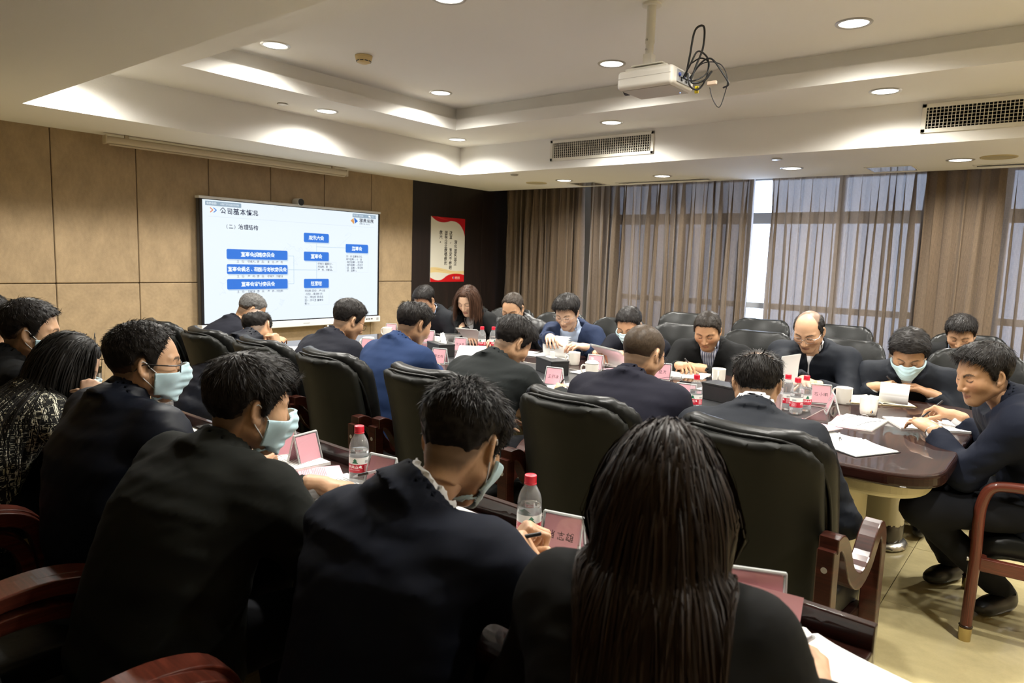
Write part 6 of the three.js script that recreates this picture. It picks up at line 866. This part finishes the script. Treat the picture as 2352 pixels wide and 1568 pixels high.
heldPages('sheets held up by the masked man in checked shirt', [4.16, 0.85, -2.47], [0.15, -0.12, 0.9], [-0.45, 0.8, -0.1], 0.21, 0.20, 0.6, pageMats[2], 3);
heldPages('upright booklet pages held by the bald man', [4.06, 0.90, -1.24], [0.6, 0.1, 0.45], [0.05, 1, -0.05], 0.12, 0.17, 0.25, paperWhite, 3);
heldPages('page being turned by the masked man in zipped jacket', [4.16, 0.81, -0.71], [0.1, 0, 1], [-0.7, 0.6, 0.1], 0.14, 0.13, -2.2, paperWhite, 3);
heldPages('sheets raised by the woman with bobbed hair', [4.12, 0.86, -3.74], [0.2, 0.0, 0.95], [-0.25, 0.85, -0.3], 0.20, 0.16, 0.7, pageMats[0], 2);
heldPages('open booklet in front of the woman with bobbed hair', [4.22, 0.82, -4.02], [0.3, 0.05, 0.9], [-0.75, 0.5, 0.1], 0.26, 0.2, 0.4, pageMats[1], 2);
{ const t = thing('tea_tumbler', 'amber tea tumbler beside the balding man', 'tumbler', [3.32, TH, -1.06]); mesh('glass', lathe([[0.03, 0.0], [0.032, 0.004], [0.032, 0.17], [0.030, 0.172], [0.030, 0.006], [0.0001, 0.006]], 32), petMat, t); mesh('tea', lathe([[0.0001, 0.008], [0.029, 0.008], [0.029, 0.13], [0.0001, 0.13]], 28), std({ color: lin(0.9, 0.5, 0.08), roughness: 0, transmission: 1, thickness: 0.05, ior: 1.33, attenuationColor: lin(0.85, 0.4, 0.03), attenuationDistance: 0.03 }), t); mesh('lid', cyl(0.033, 0.033, 0.025, 0, 0.185, 0), steel, t); }
{ const t = thing('tea_tumbler', 'glass tumbler with gold lid left of the woman in tweed', 'tumbler', [1.22, TH, -3.42]); mesh('glass', lathe([[0.03, 0.0], [0.032, 0.004], [0.032, 0.15], [0.030, 0.152], [0.030, 0.006], [0.0001, 0.006]], 32), petMat, t); mesh('tea', lathe([[0.0001, 0.008], [0.029, 0.008], [0.029, 0.11], [0.0001, 0.11]], 28), std({ color: lin(0.9, 0.6, 0.1), roughness: 0, transmission: 1, thickness: 0.05, ior: 1.33, attenuationColor: lin(0.8, 0.55, 0.1), attenuationDistance: 0.05 }), t); mesh('lid', cyl(0.033, 0.033, 0.03, 0, 0.167, 0), brass, t); }
// --- near desks
papers('printed sheets before the man in navy windbreaker', 1.25, -2.62, 92, { h: 0.006 }); papers('printed sheets under the left hand of the man in dark green jacket', 1.29, -2.06, 84, { h: 0.008, under: brass }); papers('pink agenda before the hands of the man in dark green jacket', 1.33, -1.90, 60, { mat: pinkPage, h: 0.001, w: 0.12, l: 0.18, name: 'pink_sheet', cat: 'paper' }); papers('printed sheet under the right hand of the man in dark green jacket', 1.24, -1.72, 85, { h: 0.004 });
openBook('open white notebook left of the writing man in navy suit', 1.30, -1.20, 84, { w: 0.15, cover: paperEdge }); papers('white sheets under the pen of the man in navy suit', 1.28, -0.88, 80, { h: 0.006, mat: noteMat, curl: 0.02 });
openBook('open notebook of the long haired woman with handwriting', 1.285, -0.37, 76, { w: 0.20, l: 0.24, cover: std({ color: lin(0.03, 0.035, 0.04), roughness: 0.5 }) });
heldPages('pink agenda leaning on the name card in the foreground', [1.36, 0.80, -0.43], [0.15, 0, 0.95], [0.25, 0.9, 0], 0.15, 0.075, 0.1, std({ map: canvasTex(420, 200, (c, w, h) => { c.fillStyle = '#e2aab4'; c.fillRect(0, 0, w, h); write(c, '公司审计会议程', 40, 84, 36, { color: '#5b3f47', weight: 0.09 }); }), roughness: 0.8 }));
penIn('pen held by the man in navy suit in the foreground', 'A5', 'right'); penIn('clear pen held by the long haired woman', 'A6', 'right', true); penIn('pen held by the man in dark grey jacket', 'B5', 'right'); penIn('pen held by the writing man in black jacket', 'C6', 'right'); penIn('pen held by the masked man in zipped jacket', 'C8', 'right'); penIn('pen held by the man at the table end', 'E1', 'right'); pen('pen lying at the hand of the man in dark green jacket', [1.30, 0.80, -1.66], [1.38, 0.83, -1.58], true);
// --- wrist watch, necklace, zip pull
{
  const ring = (who, side, name, mat) => { const c = cast[who], r = c.arms[side === 'left' ? 0 : 1]; const t = mesh(name, new THREE.TorusGeometry(0.031, 0.005, 8, 28).rotateX(Math.PI / 2), mat, c.root); t.quaternion.setFromUnitVectors(V(0, 1, 0), r.fa); t.position.copy(r.W).addScaledVector(r.fa, -0.012); const f = mesh('watch_face', cyl(0.019, 0.019, 0.009, 0, 0, 0, 24), steel, t); f.position.set(0, 0, 0.036); f.rotation.x = Math.PI / 2; };
  ring('E1', 'left', 'wrist_watch', steel); ring('B5', 'right', 'wrist_watch', penBody);
  const c2 = cast.C2, beads = []; for (let k = 0; k < 15; k++) { const a = (k / 14 - 0.5) * 2.6, p = c2.N.clone().addScaledVector(c2.s, Math.sin(a) * 0.055).addScaledVector(c2.fr, 0.075 + 0.035 * Math.cos(a)).addScaledVector(c2.a, -0.02 - 0.07 * Math.cos(a)); beads.push(new THREE.SphereGeometry(0.006, 8, 6).translate(p.x, p.y, p.z)); } mesh('necklace', join(beads), steel, c2.root);
  const c8 = cast.C8, zp = c8.N.clone().addScaledVector(c8.fr, 0.135).addScaledVector(c8.a, -0.12); mesh('zip_pull', bx(0.010, 0.028, 0.005, zp.x, zp.y, zp.z, 0.002), steel, c8.root);
}
renderer.render(scene, camera);
